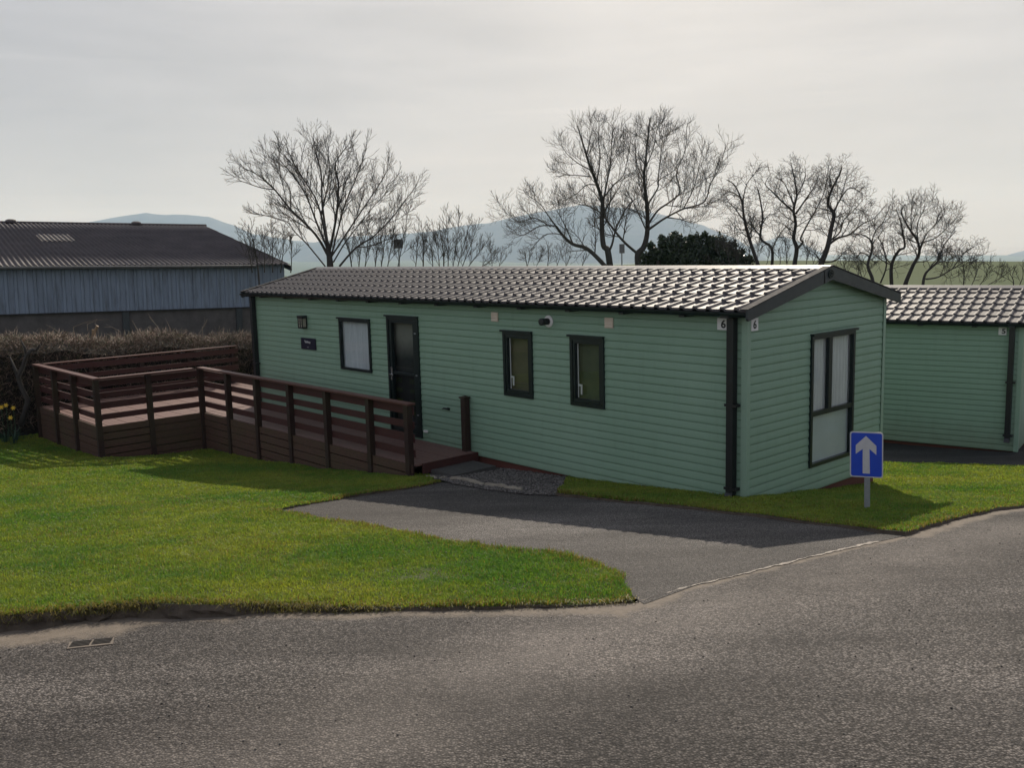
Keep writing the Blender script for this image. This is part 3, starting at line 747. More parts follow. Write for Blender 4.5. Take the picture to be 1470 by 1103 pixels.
    # openings
    for h in feats:
        mp = mL if h['face'] == 'L' else mG
        bx = lambda b, a, z, o: b.box(lambda c: mp([(q[0], q[2], q[1]) for q in c]), a, o, z)
        k = h['kind']
        if k in ('window', 'door'):
            (a0, a1), (z0, z1) = h['a'], h['z']; f = h.get('f', .05)
            b = MB()
            o = (-.016, .036)
            bx(b, (a0, a0 + f), (z0, z1), o); bx(b, (a1 - f, a1), (z0, z1), o)
            bx(b, (a0 + f, a1 - f), (z1 - f, z1), (o[0], o[1] - .002)); bx(b, (a0 + f, a1 - f), (z0, z0 + f), (o[0], o[1] - .002))
            if k == 'window':
                wn = b.build('window', M_darkgreen, root)
                if h.get('sash'):
                    s = MB(); g = .034; A0, A1, Z0, Z1 = a0 + f + .003, a1 - f - .003, z0 + f + .003, z1 - f - .003
                    o2 = (-.014, .026)
                    bx(s, (A0, A0 + g), (Z0, Z1), o2); bx(s, (A1 - g, A1), (Z0, Z1), o2); bx(s, (A0 + g, A1 - g), (Z1 - g, Z1), o2); bx(s, (A0 + g, A1 - g), (Z0, Z0 + g + .012), (o2[0], o2[1] + .004))
                    s.build('sash', M_darkgreen, wn)
                    s = MB()                        # pale seal strip and stay handle seen through the glass at the left
                    bx(s, (A1 - g - .022, A1 - g - .008), (Z0 + g + .02, Z1 - g), (-.028, -.02))
                    bx(s, (A1 - g - .085, A1 - g - .022), (Z0 + .21, Z0 + .235), (-.03, -.012)); bx(s, (A1 - g - .085, A1 - g - .065), (Z0 + .1, Z0 + .21), (-.03, -.012))
                    s.build('stay', M_white, wn)
            else:
                wn = b.build('door', M_darkgreen, root)
                s = MB(); A0, A1, Z0, Z1 = a0 + f + .004, a1 - f - .004, z0 + f + .004, z1 - f - .004; g = .1
                o2 = (-.035, .022)
                bx(s, (A0, A0 + g), (Z0, Z1), o2); bx(s, (A1 - g * .6, A1), (Z0, Z1), o2); bx(s, (A0 + g, A1 - g * .6), (Z1 - .045, Z1), o2); bx(s, (A0 + g, A1 - g * .6), (Z0, Z0 + .12), o2); bx(s, (A0 + g, A1 - g * .6), (1.09, 1.125), (-.035, .012))
                s.build('door_leaf', M_darkgreen, wn)
                s = MB(); bx(s, (A1 - .055, A1 - .02), (.98, 1.2), (.022, .032)); s.tube(mp([(A1 - .037, 1.08, .03), (A1 - .037, 1.08, .07), (A1 - .05, 1.08, .078), (A1 - .15, 1.078, .078)]), .011, 6); bx(s, (A1 - .047, A1 - .028), (1.0, 1.02), (.032, .044))
                s.build('handle', M_chrome, wn)
                for zz in (.45, 1.1, 1.78):
                    s = MB(); bx(s, (A0 + .0, A0 + .05), (zz, zz + .02), (.0222, .034)); s.build('hinge', M_steel, wn)
            if h.get('hood', True):
                s = MB(); ext = .03; bx(s, (a0 - .004, a1 + ext) if h['face'] == 'L' else (a0 - .004, a1 + ext), (z1 + .001, z1 + .028), (.004, .062)); s.build('hood', M_darkgreen, wn)
            if h.get('transom'):
                s = MB(); zt = h['transom']; ml = h['mull']
                bx(s, (a0 + f, a1 - f), (zt - .03, zt + .03), (-.014, .03)); bx(s, (ml[0], ml[1]), (zt + .03, z1 - f), (-.014, .031)); s.build('glazing_bar', M_darkgreen, wn)
            s = MB(); s.add(mp([(a0 + f - .01, z0 + f - .01, -.01), (a1 - f + .01, z0 + f - .01, -.01), (a1 - f + .01, z1 - f + .01, -.01), (a0 + f - .01, z1 - f + .01, -.01)]), [(0, 1, 2, 3)]); s.build('pane', M_glass, wn)
            cov = h.get('cover')
            def pleat(zlo, zhi, name, mt, amp=.012, per=.055, sd=0, split=None):
                r2 = np.random.default_rng(sd); A = np.arange(a0 - .05, a1 + .05, .006)
                ph = np.cumsum(r2.uniform(.5, 1.5, len(A))) * .006 / per * 2 * math.pi
                rows = []
                for zz, fa in ((zlo, 1.15), ((zlo + zhi) / 2, 1.), (zhi, .8)):
                    rows.append(mp([(a, zz, -.05 + amp * fa * math.sin(p) + .004 * math.sin(p * .37)) for a, p in zip(A, ph)]))
                q = MB(); q.grid(np.stack(rows)); q.build(name, mt, wn, smooth=True)
            def blind_or_reflection(zlo, zhi, mt):
                A = (a0 + .02, a1 - .02); q = MB(); n = int((zhi - zlo) / .022)
                for i in range(n):
                    zz = zlo + i * .022
                    q.add(mp([(A[0], zz, -.07), (A[1], zz, -.07), (A[1], zz + .0195, -.082), (A[0], zz + .0195, -.082)]), [(0, 1, 2, 3)])
                q.build('blind_or_reflection', mt, wn)
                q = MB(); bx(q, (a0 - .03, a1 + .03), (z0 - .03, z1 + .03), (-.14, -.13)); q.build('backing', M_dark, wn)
            if cov == 'net': pleat(z0, z1, 'curtain', M_curtain, sd=3)
            elif cov == 'drape': 
                pleat(h['transom'], z1, 'curtain', M_curtain_dim, .018, .08, 5)
                q = MB(); bx(q, (a0 + .02, a1 - .02), (z0 + .02, h['transom'] + .01), (-.045, -.035)); q.build('frosted_panel', M_frost, wn)
            elif cov == 'blind_or_reflection': blind_or_reflection(z0 + .03, z1, M_blind)
            elif cov == 'blind_or_reflection2': blind_or_reflection(z0 + .03, z1, M_blind_dark)
            else:
                q = MB(); bx(q, (a0 - .02, a1 + .02), (z0, 1.12), (-.1, -.09)); q.build('backing', M_dark, wn); q = MB(); bx(q, (a0, a1), (1.121, z1 + .02), (-.1, -.09)); q.build('blind_or_reflection', M_doorreflection, wn)  # pale upper panel carries the painted reflection of the door glass
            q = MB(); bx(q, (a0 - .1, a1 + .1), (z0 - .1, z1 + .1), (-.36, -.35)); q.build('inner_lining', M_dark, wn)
        elif k == 'vent':
            (a0, a1), (z0, z1) = h['a'], h['z']; b = MB(); bx(b, (a0, a1), (z0, z1), (.012, .022)); vt = b.build('vent', M_cream, root)
            for i in range(3):
                s = MB(); zz = z0 + .014 + i * (z1 - z0 - .02) / 3
                V0 = mp([(a0 + .006, zz, .022), (a0 + .006, zz, .036), (a0 + .006, zz + .028, .0225)]); V1 = mp([(a1 - .006, zz, .022), (a1 - .006, zz, .036), (a1 - .006, zz + .028, .0225)]); s.prism(V0, V1); s.build('louvre', M_cream, vt)
        elif k == 'flue':
            a, z = h['a'], h['z']; b = MB(); b.tube(mp([(a, z, .01), (a, z, .024), (a, z, .034)]), [.082, .082, .06], 20); fl = b.build('flue', M_white, root)
            s = MB(); s.tube(mp([(a, z, .03), (a, z, .10)]), .045, 16); s.tube(mp([(a, z, .10), (a, z, .112)]), .036, 16); s.tube(mp([(a, z, .112), (a, z, .125), (a, z, .165), (a, z, .172)]), [.045, .05, .05, .04], 16); s.build('terminal', M_black, fl)
        elif k == 'lamp':
            (a0, a1), (z0, z1) = h['a'], h['z']; b = MB(); am = (a0 + a1) / 2
            bx(b, (a0 + .02, a1 - .02), (z0 + .05, z1 - .04), (.01, .02)); bx(b, (a0, a1), (z1 - .05, z1), (.018, .13)); bx(b, (a0 + .01, a1 - .01), (z0, z0 + .03), (.02, .12))
            for aa in (a0 + .012, am - .005, a1 - .022):
                for oo in (.025, .112): bx(b, (aa - .006, aa + .014), (z0 + .03, z1 - .05), (oo, oo + .008))
            for zz in np.linspace(z0 + .03, z1 - .06, 4)[1:3]: bx(b, (a0 + .012, a1 - .012), (zz, zz + .008), (.1205, .124)); bx(b, (a1 - .014, a1 - .009), (zz, zz + .008), (.03, .112))
            lp = b.build('wall_lantern', M_black, root)
            s = MB(); bx(s, (a0 + .022, a1 - .022), (z0 + .03, z1 - .05), (.034, .11)); s.build('lantern_glass', M_lamp, lp)
        elif k == 'plaque':
            (a0, a1), (z0, z1) = h['a'], h['z']; b = MB(); bx(b, (a0, a1), (z0, z1), (.016, .026)); pq = b.build('name_plaque', M_navy, root)
            s = MB(); wdt = a1 - a0; t = np.linspace(0, 1, 60)
            ax = a1 - wdt * (.28 + .38 * t); zz = z0 + (z1 - z0) * (.64 + .07 * np.sin(t * 34) + .1 * np.exp(-((t - .04) / .03) ** 2) + .08 * np.exp(-((t - .45) / .04) ** 2) - .10 * np.exp(-((t - .93) / .04) ** 2))
            s.tube(mp([(a, z, .028) for a, z in zip(ax, zz)]), .0055, 4)
            s.tube(mp([(a1 - wdt * q, z0 + (z1 - z0) * .2, .0275) for q in (.42, .47, .52)]), .004, 4)
            s.build('lettering', M_signwhite, pq)
        elif k == 'hook':
            a, z = h['a'], h['z']; b = MB(); b.tube(mp([(a, z, .01), (a - .01, z + .005, .05), (a + .05, z + .012, .075), (a + .085, z - .004, .07)]), [.018, .018, .014, .01], 6); bx(b, (a - .03, a + .02), (z - .02, z + .02), (.012, .024)); b.build('tap', M_black, root)
        elif k == 'socket':
            a, z = h['a'], h['z']; b = MB(); bx(b, (a - .05, a + .04), (z - .02, z + .015), (.012, .04)); b.build('outlet_cover', M_white, root)
    return root

F = [dict(kind='window', face='L', a=(7.49, 8.46), z=(1.045, 1.945), cover='net', f=.045),
     dict(kind='window', face='L', a=(3.485, 4.09), z=(1.0, 1.925), sash=True, cover='blind_or_reflection', f=.048),
     dict(kind='window', face='L', a=(2.14, 2.745), z=(1.0, 1.925), sash=True, cover='blind_or_reflection2', f=.048),
     dict(kind='door', face='L', a=(6.12, 6.985), z=(.09, 2.04), f=.05),
     dict(kind='window', face='G', a=(1.335, 2.39), z=(.315, 1.955), cover='drape', transom=.985, mull=(1.745, 1.825), f=.045),
     dict(kind='vent', face='L', a=(4.19, 4.335), z=(2.062, 2.197)), dict(kind='vent', face='L', a=(1.98, 2.123), z=(2.066, 2.2)),
     dict(kind='flue', face='L', a=3.15, z=2.11), dict(kind='lamp', face='L', a=(9.56, 9.74), z=(1.72, 1.96)),
     dict(kind='plaque', face='L', a=(9.29, 9.82), z=(1.325, 1.54)), dict(kind='hook', face='L', a=5.42, z=.65), dict(kind='socket', face='L', a=6.02, z=.222)]
caravan('static_caravan', F6, tuple(F6([[5.8, 1.64, -.5]])[0]), 'pale green static caravan with number 6 plates, tiled roof and a wooden deck', 2.80, 11.62, F, '6')
caravan('static_caravan', F5, tuple(F5([[5.8, 1.64, -.1]])[0]), 'second pale green caravan with number 5 plate behind at the right edge', 2.93, 11.6, [dict(kind='window', face='G', a=(1.335, 2.39), z=(.315, 1.955), cover='drape', transom=.985, mull=(1.745, 1.825), f=.045)], '5')

# ------------------------------------------------------------------ deck
def deck():
    loc = F6([[8, -1.2, -.6]])[0]; root = empty('wooden_deck', loc)
    tag(root, 'dark red brown wooden deck and railed walkway along the green caravan', 'deck')
    m = F6; ZD = .06; ZT = .955
    # boards
    b = MB(); pw = .12
    def boards(u0, u1, w0, w1):
        n = int(round((w1 - w0) / pw)); p = (w1 - w0) / n
        for i in range(n):
            L = u0
            while L < u1 - .01:
                e = min(u1, L + 3.0 + (i % 3) * .6); b.box(m, (L, e - .004), (w0 + i * p, w0 + (i + 1) * p - .007), (ZD - .028 - .002 * (i % 2), ZD - .0015 * ((i * 7 + int(L)) % 3))); L = e
    boards(4.76, 11.66, -1.16, -.03); boards(11.69, 15.2, -3.16, -.03); boards(11.69, 15.2, -.03, 1.35)
    b.build('deck_boards', M_deck, root)
    b = MB(); b.box(m, (4.725, 4.755), (-1.06, -.02), (-.085, ZD + .002)); b.build('end_fascia', M_rail, root)
    zg = lambda u, w: float(H(*uw(u, w))) - .12
    posts = [(u, -1.2) for u in (4.86, 5.84, 7.06, 8.24, 9.42, 10.55)] + [(11.68, -1.22), (11.7, -2.24), (11.7, -3.2), (12.87, -3.22), (14.03, -3.22), (15.22, -3.22), (15.23, -2.1), (15.23, -1.0), (15.23, .1), (15.23, 1.2)]
    for i, (u, w) in enumerate(posts):
        b = MB(); h = .046
        b.box(m, (u - h, u + h), (w - h, w + h), (zg(u, w), ZT - .03)); b.build('post', M_postw, root)
    # free standing gate post by the wall
    b = MB(); b.box(m, (4.885, 4.985), (-.125, -.03), (ZD, .875)); b.box(m, (4.868, 5.002), (-.142, -.022), (.876, .898)); b.prism(m([(4.885, -.128, .899), (4.985, -.128, .899), (4.985, -.036, .899), (4.885, -.036, .899)]), m([(4.92, -.09, .915), (4.95, -.09, .915), (4.95, -.07, .915), (4.92, -.07, .915)]))
    b.build('gate_post', M_postw, root)
    # runs: start, end, inward normal
    runs = [((4.80, -1.2), (11.70, -1.2), (0, 1)), ((11.7, -1.24), (11.7, -3.2), (1, 0)), ((11.66, -3.2), (15.26, -3.22), (0, 1)), ((15.23, -3.18), (15.23, 1.3), (-1, 0))]
    rails = [(.775, .895), (.575, .675), (.375, .50), (.165, .27)]
    for ri, ((ua, wa), (ub, wb), (nu, nw)) in enumerate(runs):
        # handrail board
        b = MB(); e = .075
        if nw: b.box(m, (ua - .03, ub + .03), (wa - e * .8, wa + e), (ZT - .028 - .001 * ri, ZT + .002 * ri))
        else: b.box(m, (ua - e, ua + e), (wa + (-.12 if wb < wa else .12), wb), (ZT - .028, ZT - .003 + .0004 * ri))
        b.build('handrail', M_handrail, root)
        L = math.hypot(ub - ua, wb - wa); nb = max(1, round(L / 1.17))
        for z0, z1 in rails:
            b = MB()
            for k in range(nb):
                s0, s1 = k / nb, (k + 1) / nb; jz = rng.uniform(-.006, .006)
                o0, o1 = .048, .07
                if nw: b.box(m, (ua + (ub - ua) * s0 + .002, ua + (ub - ua) * s1 - .002), (wa + o0, wa + o1), (z0 + jz, z1 + jz))
                else: b.box(m, (ua + nu * o0, ua + nu * o1), (wa + (wb - wa) * s0 + (.002 if wb > wa else -.002), wa + (wb - wa) * s1), (z0 + jz, z1 + jz))
            b.build('rail', M_rail, root)
        # skirt boards down to the ground
        b = MB()
        for k in range(nb):
            s0, s1 = k / nb, (k + 1) / nb; zz = ZD - .005; r_ = np.random.default_rng(50 + ri * 10 + k)
            u_m = ua + (ub - ua) * (s0 + s1) / 2; w_m = wa + (wb - wa) * (s0 + s1) / 2; bot = zg(u_m, w_m)
            while zz > bot:
                hgt = .118 + r_.uniform(-.006, .006); gap = r_.choice([.008, .012, .018])
                o0, o1 = -.012, .012; jj = r_.uniform(-.003, .003)
                if nw: b.box(m, (ua + (ub - ua) * s0 + .002, ua + (ub - ua) * s1 - .002), (wa + o0 + jj, wa + o1 + jj), (zz - hgt, zz))
                else: b.box(m, (ua + nu * o0 + jj, ua + nu * o1 + jj), (wa + (wb - wa) * s0 + (.002 if wb > wa else -.002), wa + (wb - wa) * s1), (zz - hgt, zz))
                zz -= hgt + gap
        b.build('skirt_boards', M_skirtw, root)
    for u in np.arange(5.2, 11.6, .6): b = MB(); b.box(m, (u, u + .05), (-1.12, -.06), (-.13, ZD - .031)); b.build('joist', M_postw, root)
    for w in np.arange(-3.0, 1.3, .6): b = MB(); b.box(m, (11.8, 15.15), (w, w + .05), (-.13, ZD - .031)); b.build('joist', M_postw, root)
deck()
b = MB(); b.box(F6, (4.19, 4.715), (-.93, -.14), (-.105, -.045)); b.box(F6, (4.24, 4.66), (-.88, -.2), (-.26, -.106))
tag(b.build('step', M_slab), 'dark flat slab step at the open end of the deck', 'step')

# edging logs
for i, (pts, r) in enumerate([([(613, 687), (620, 687.6), (627, 688.6)], .02), ([(631, 689), (636, 688.3), (641, 688)], .018), ([(647, 691), (660, 690.6), (675, 693.5), (694, 699)], .036), ([(698, 699), (716, 700.5), (732, 703.5), (748, 706)], .036)]):
    P = []
    for p in pts:
        q = hit(*p); P.append([q[0], q[1], q[2] + .02])
    P = np.array(P); t = np.linspace(0, 1, 9); P = np.column_stack([np.interp(t, np.linspace(0, 1, len(P)), P[:, k]) for k in range(3)])
    P += rng.normal(0, .006, P.shape)
    b = MB(); b.tube(P, r * rng.uniform(.75, 1.15, 9), 8)
    tag(b.build('edging_log', M_log, smooth=True), ['short pale stub of edging nearest the deck corner post', 'small pale lump of edging between the stub and the long logs', 'long pale log edging the gravel, the one nearer the deck step', 'pale log edging the gravel, the end one farther from the deck'][i], 'log', 'pale logs edging the gravel')

# ------------------------------------------------------------------ road sign
def sign():
    base = hit(1243.5, 736); root = empty('road_sign', tuple(base)); tag(root, 'blue rectangular road sign with a white upward arrow on a steel post', 'sign')
    toc = CO - base; toc[2] = 0; toc /= np.linalg.norm(toc); rt = np.array([-toc[1], toc[0], 0])
    if rt @ CR < 0: rt = -rt
    upv = np.array([0, 0, 1.]) + rt * -.022; upv /= np.linalg.norm(upv)
    m = lambda q: np.array([base + rt * a + toc * o + upv * z for a, o, z in q])
    k = 9.75 / FPX
    zb, zt = .365, .835; hw = .158
    b = MB(); b.box(m, (-.02, .036), (-.055, -.012), (-.3, .78)); b.build('post', M_steel, root)
    def rr(hw, z0, z1, r, o):
        P = []
        for cx, cz, a0 in ((hw - r, z1 - r, 0), (-hw + r, z1 - r, 90), (-hw + r, z0 + r, 180), (hw - r, z0 + r, 270)):
            for a in np.linspace(a0, a0 + 90, 7): P.append((cx + r * math.cos(rad(a)), o, cz + r * math.sin(rad(a))))
        return m(P)
    b = MB(); b.prism(rr(hw, zb, zt, .026, -.008), rr(hw, zb, zt, .026, 0)); pl = b.build('panel', M_signwhite, root)
    b = MB(); b.prism(rr(hw - .012, zb + .012, zt - .012, .02, .0005), rr(hw - .012, zb + .012, zt - .012, .02, .002)); b.build('blue_field', M_signblue, pl)
    # arrow
    cz = lambda y: zb + (zt - zb) * (585 - y) / (585 - 125); cx = lambda x: hw * 2 * (x - 270) / 310
    pts = [(265, 165), (362, 262), (362, 352), (298, 295), (303, 545), (235, 545), (235, 297), (170, 350), (170, 262)]
    A = [(cx(x), .0025, cz(y)) for x, y in pts]; Bq = [(cx(x), .0035, cz(y)) for x, y in pts]
    b = MB(); b.prism(m(A), m(Bq)); b.build('arrow', M_signwhite, pl)
    for zz in (.45, .72): b = MB(); b.box(m, (-.045, .06), (-.06, -.0085), (zz, zz + .022)); b.build('clamp', M_steel, root)
sign()

# drain slots in the gutter silt
def drain():
    c = hit(131, 924); root = empty('drain_grate', tuple(c)); tag(root, 'slotted iron drain grate half buried in pale silt at the road edge', 'drain')
    d1 = hit(165, 921)[:2] - hit(100, 928)[:2]; L = np.linalg.norm(d1); d1 /= L; gx = float(H(c[0] + .2, c[1]) - H(c[0] - .2, c[1])) / .4; gy = float(H(c[0], c[1] + .2) - H(c[0], c[1] - .2)) / .4; d2 = np.array([-d1[1], d1[0]])
    def m(q): 
        out = []
        for a, o, z in q:
            xy = c[:2] + d1 * a + d2 * o; out.append((xy[0], xy[1], c[2] + gx * (xy[0] - c[0]) + gy * (xy[1] - c[1]) + z))
        return np.array(out)
    b = MB(); b.box(m, (-L / 2, L / 2), (-.09, .06), (.001, .006)); fr = b.build('grate_plate', simple('silted_iron', (.17, .14, .115), (.09, .075, .06), .9, scale=18, bump=.5), root)
    M_slot = simple('slot_dirt', (.03, .026, .022), (.015, .013, .011), .95)
    for i, o in enumerate((-.05, -.02, .01, .04)):
        for s0, s1 in ((-.46, -.03), (.02, .44)):
            b = MB(); b.box(m, (L * (s0 + .012 * i), L * (s1 + .012 * i)), (o - .0065, o + .0065), (.0065, .010)); b.build('slot', M_slot, root)
drain()

# ------------------------------------------------------------------ barn
def barn():
    E0 = atd(0, 382, 28.3); E1 = atd(411, 379.5, 33)
    ax = (E0 - E1) / np.linalg.norm(E0 - E1); ay = np.array([-ax[1] * -1, -ax[0], 0.]); ay = np.array([ax[1], -ax[0], 0]); ay /= np.linalg.norm(ay)
    if ay[1] < 0: ay = -ay
    azv = np.cross(ax, ay); azv = azv if azv[2] > 0 else -azv
    m = lambda q: np.array([E1 + ax * a + ay * d + azv * z for a, d, z in q])
    root = empty('farm_barn', tuple(m([(6, 4, -3.8)])[0])); tag(root, 'long grey blue corrugated barn with a dark ridged roof behind the hedge', 'barn')
    Lb = 22.; K, RZ = 10., 1.62
    M_broof = simple('fibre_cement_roof', (.1, .085, .085), (.05, .043, .045), .75, scale=1.2, bump=.2)
    t = NT('blue_grey_sheeting'); g = t.noise(1.1, 5, .7, t.mapping((1, 1, .25))); f2 = t.noise(7, 4, .7, t.mapping((1, 1, .15)))
    t.principled(t.mix(t.ramp(f2, [(.45, 0.), (.8, 1.)]), t.mix(g, (.16, .205, .265), (.21, .25, .31)), (.09, .105, .125)), .55, .0, .4); M_bwall = t.m
    M_block = simple('concrete_blocks', (.11, .1, .095), (.06, .055, .052), .9, scale=3)
    ov = .35; p = .155
    A = np.arange(-.04, Lb, p / 6); hh = .028 * np.sin(A / p * 2 * math.pi)
    for side in (0, 1):
        rows = []
        for s_ in np.linspace(0, 1, 6):
            d = -ov + (K + ov) * s_; z = RZ * s_; dd = d if side == 0 else 2 * K - d
            jag = .0
            rows.append(np.column_stack([A, np.full_like(A, dd), z + hh]))
            if 0 < s_ < 1: rows.append(np.column_stack([A, np.full_like(A, dd), z + hh + .014]))
        G = np.stack(rows); b = MB(); b.grid(m(G.reshape(-1, 3)).reshape(G.shape)); ro = b.build('roof', M_broof, root, smooth=True)
        if side == 0:
            for (a0, a1, s0, s1) in ((5.9, 7.0, .5, .66), (9.6, 11., .5, .68)):
                Aq = np.arange(a0, a1, p / 6); hq = .028 * np.sin(Aq / p * 2 * math.pi) + .03
                R2 = [np.column_stack([Aq, np.full_like(Aq, -ov + (K + ov) * s_), RZ * s_ + hq]) for s_ in (s0, s1)]
                G = np.stack(R2); q = MB(); q.grid(m(G.reshape(-1, 3)).reshape(G.shape)); q.build('rooflight', simple('dirty_rooflight', (.115, .097, .09), (.07, .062, .058), .75), ro)
    b = MB(); b.tube(m([(-.08, K, RZ + .02), (Lb, K, RZ + .02)]), .055, 10); b.build('ridge', M_broof, root)
    for a in (2.8, 7.4):
        b = MB(); b.tube(m([(a, K - .1, RZ + .02), (a, K - .1, RZ + .1), (a, K - .1, RZ + .14)]), [.2, .19, .1], 10); b.build('ridge_vent', M_broof, root)
    b = MB(); b.prism(m([(-.06, -ov - .02, -.05), (-.06, K, RZ - .05), (-.06, K, RZ - .24), (-.06, -ov - .02, -.22)]), m([(-.01, -ov - .02, -.05), (-.01, K, RZ - .05), (-.01, K, RZ - .24), (-.01, -ov - .02, -.22)]))
    b.build('bargeboard', M_barge, root)
    b = MB(); b.tube(m([(1.2, -ov - .06, -.06), (Lb, -ov - .06, -.06)]), .05, 8); b.build('gutter', simple('grey_gutter', (.1, .1, .095), (.05, .05, .05), .6), root)
    zc = -1.42
    pr = .26; xs = []; ds = []
    for k in range(int(Lb / pr)):
        for t_, d_ in ((0, 0), (.55, 0), (.62, -.04), (.9, -.04), (.97, 0)): xs.append((k + t_) * pr); ds.append(d_)
    xs = np.array(xs); ds = np.array(ds)
    xs = xs + .08; G = np.stack([np.column_stack([xs, ds, np.full_like(xs, z)]) for z in (zc, .03)]); b = MB(); b.grid(m(G.reshape(-1, 3)).reshape(G.shape)); b.build('wall_sheeting', M_bwall, root)
    yb = np.arange(0, 2 * K, pr / 4); dq = .11 + .03 * np.sign(np.sin(yb / pr * 2 * math.pi)); top = np.where(yb < K, yb / K * RZ, (2 * K - yb) / K * RZ) - .06
    G = np.stack([np.column_stack([dq, yb, np.full_like(yb, zc)]), np.column_stack([dq, yb, top])]); b = MB(); b.grid(m(G.reshape(-1, 3)).reshape(G.shape)); b.build('gable_sheeting', M_bwall, root)
    b = MB(); b.box(m, (.05, Lb), (.04, .2), (-4.2, zc + .03)); b.box(m, (.05, .2), (.2, 2 * K), (-4.2, zc + .03)); b.build('block_wall', M_block, root)
    b = MB(); b.box(m, (.05, Lb), (-.07, .03), (zc - .03, zc)); b.build('drip_rail', M_black, root)
    for a in (1.6, 5.2, 8.9, 12.6):
        b = MB(); b.box(m, (a, a + .2), (-.04, .035), (-4.2, zc - .04)); b.build('pillar', M_barge, root)
barn()

# ------------------------------------------------------------------ hedge
def hedge():
    m = F6
    W0, W1, U0, U1 = -11., 9.5, 16.0, 17.3
    zb = lambda u, w: np.array([float(H(*uw(a, c))) for a, c in zip(np.atleast_1d(u), np.atleast_1d(w))])
    def ztop(w): return 1.06 + .055 * np.clip(2.5 - w, -3, 8) + .07 * vnoise(w, w * 0, 1.3, 41) + .05 * vnoise(w, w * 0, .4, 42)
    # sparse dark inner mass of stems
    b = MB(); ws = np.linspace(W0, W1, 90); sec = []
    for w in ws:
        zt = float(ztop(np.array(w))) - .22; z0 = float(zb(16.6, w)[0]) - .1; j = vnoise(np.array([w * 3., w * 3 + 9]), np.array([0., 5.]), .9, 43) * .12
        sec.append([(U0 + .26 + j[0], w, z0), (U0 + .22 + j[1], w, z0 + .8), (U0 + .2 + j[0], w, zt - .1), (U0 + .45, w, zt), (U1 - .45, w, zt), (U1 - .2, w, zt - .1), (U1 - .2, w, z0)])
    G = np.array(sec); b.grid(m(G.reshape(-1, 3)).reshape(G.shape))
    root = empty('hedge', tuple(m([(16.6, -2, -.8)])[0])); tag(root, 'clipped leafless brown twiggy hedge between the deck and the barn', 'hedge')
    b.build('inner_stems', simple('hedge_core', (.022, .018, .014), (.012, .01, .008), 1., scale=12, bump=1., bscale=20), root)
    n = 52000
    face = rng.random(n); w = rng.uniform(W0, W1, n)
    zt = ztop(w); g = np.array([float(q) for q in H(*[np.array(c) for c in np.array([uw(16.2, a) for a in np.linspace(W0, W1, 200)]).T])]); gz = np.interp(w, np.linspace(W0, W1, 200), g)
    top = face < .42
    u = np.where(top, rng.uniform(U0, U1, n), U0 + np.abs(rng.normal(0, .16, n)))
    z = np.where(top, zt - np.abs(rng.normal(0, .13, n)), gz + (zt - gz) * rng.random(n) ** .8)
    P = m(np.column_stack([u, w, z]))
    d = rng.normal(0, 1, (n, 3)); d[:, 2] = np.abs(d[:, 2]) * .9 + .25; toward = -(m([[1, 0, 0]]) - m([[0, 0, 0]]))[0]
    d += toward * np.where(top, .0, .7)[:, None]; d /= np.linalg.norm(d, axis=1)[:, None]
    L = rng.uniform(.06, .24, n) * (1 + (rng.random(n) < .02) * 1.0); r = rng.uniform(.003, .0065, n)
    s = np.cross(d, rng.normal(0, 1, (n, 3))); s /= np.linalg.norm(s, axis=1)[:, None]; t = np.cross(d, s)
    k = d + rng.normal(0, .3, (n, 3))
    V = []
    for q in range(3):
        a = q * 2.094; V.append(P + (s * math.cos(a) + t * math.sin(a)) * r[:, None])
    mid = P + d * (L * .55)[:, None]
    for q in range(3):
        a = q * 2.094; V.append(mid + (s * math.cos(a) + t * math.sin(a)) * (r * .8)[:, None])
    V.append(P + d * (L * .5)[:, None] + k * (L * .5)[:, None])
    V = np.stack(V, 1).reshape(-1, 3); i = np.arange(n)[:, None] * 7
    T = np.concatenate([i + list(f) for f in ((0, 1, 4), (0, 4, 3), (1, 2, 5), (1, 5, 4), (2, 0, 3), (2, 3, 5), (3, 4, 6), (4, 5, 6), (5, 3, 6))], 1).reshape(-1, 3)
    f = rng.random(n)[:, None]; up = np.clip((z - gz) / (zt - gz), 0, 1)[:, None]
    c = np.array([.04, .03, .021]) * (1 - f) + np.array([.155, .1, .068]) * f
    pale = (rng.random(n) < .2)[:, None]; c = np.where(pale, np.array([.33, .23, .17]) * rng.uniform(.7, 1.2, n)[:, None], c)
    green = (rng.random(n)[:, None] < .16); c = np.where(green, np.array([.055, .065, .02]), c)
    o = big_mesh('twigs', V, None, M_twigs, np.repeat(c, 7, 0), loc=root.location, tris=T); o.location = (0, 0, 0); o.parent = root; o['kind'] = 'stuff'
    M_shoot = simple('pale_shoot', (.2, .16, .12), (.11, .085, .06), .8)
    # longer pale shoots breaking the clipped top
    for px, py, tx, ty in ((105, 470, 140, 458), (140, 470, 139, 458), (125, 466, 146, 459), (20, 477, 24, 468), (85, 478, 66, 466), (172, 476, 152, 466), (230, 478, 214, 455), (285, 480, 297, 459), (290, 470, 298, 458), (315, 480, 322, 470), (200, 480, 190, 460), (250, 479, 262, 470)):
        b = MB(); a = atd(px, py, 22.3); c = atd(tx, ty, 22.4); mid = (a + c) / 2 + rng.normal(0, .03, 3); b.tube([a - np.array([0, 0, .15]), a, mid, c], [.01, .009, .007, .004], 5)
        e = c + rng.normal(0, .07, 3); b.tube([mid, e], [.005, .003], 4); b.build('long_shoot', M_shoot, root)
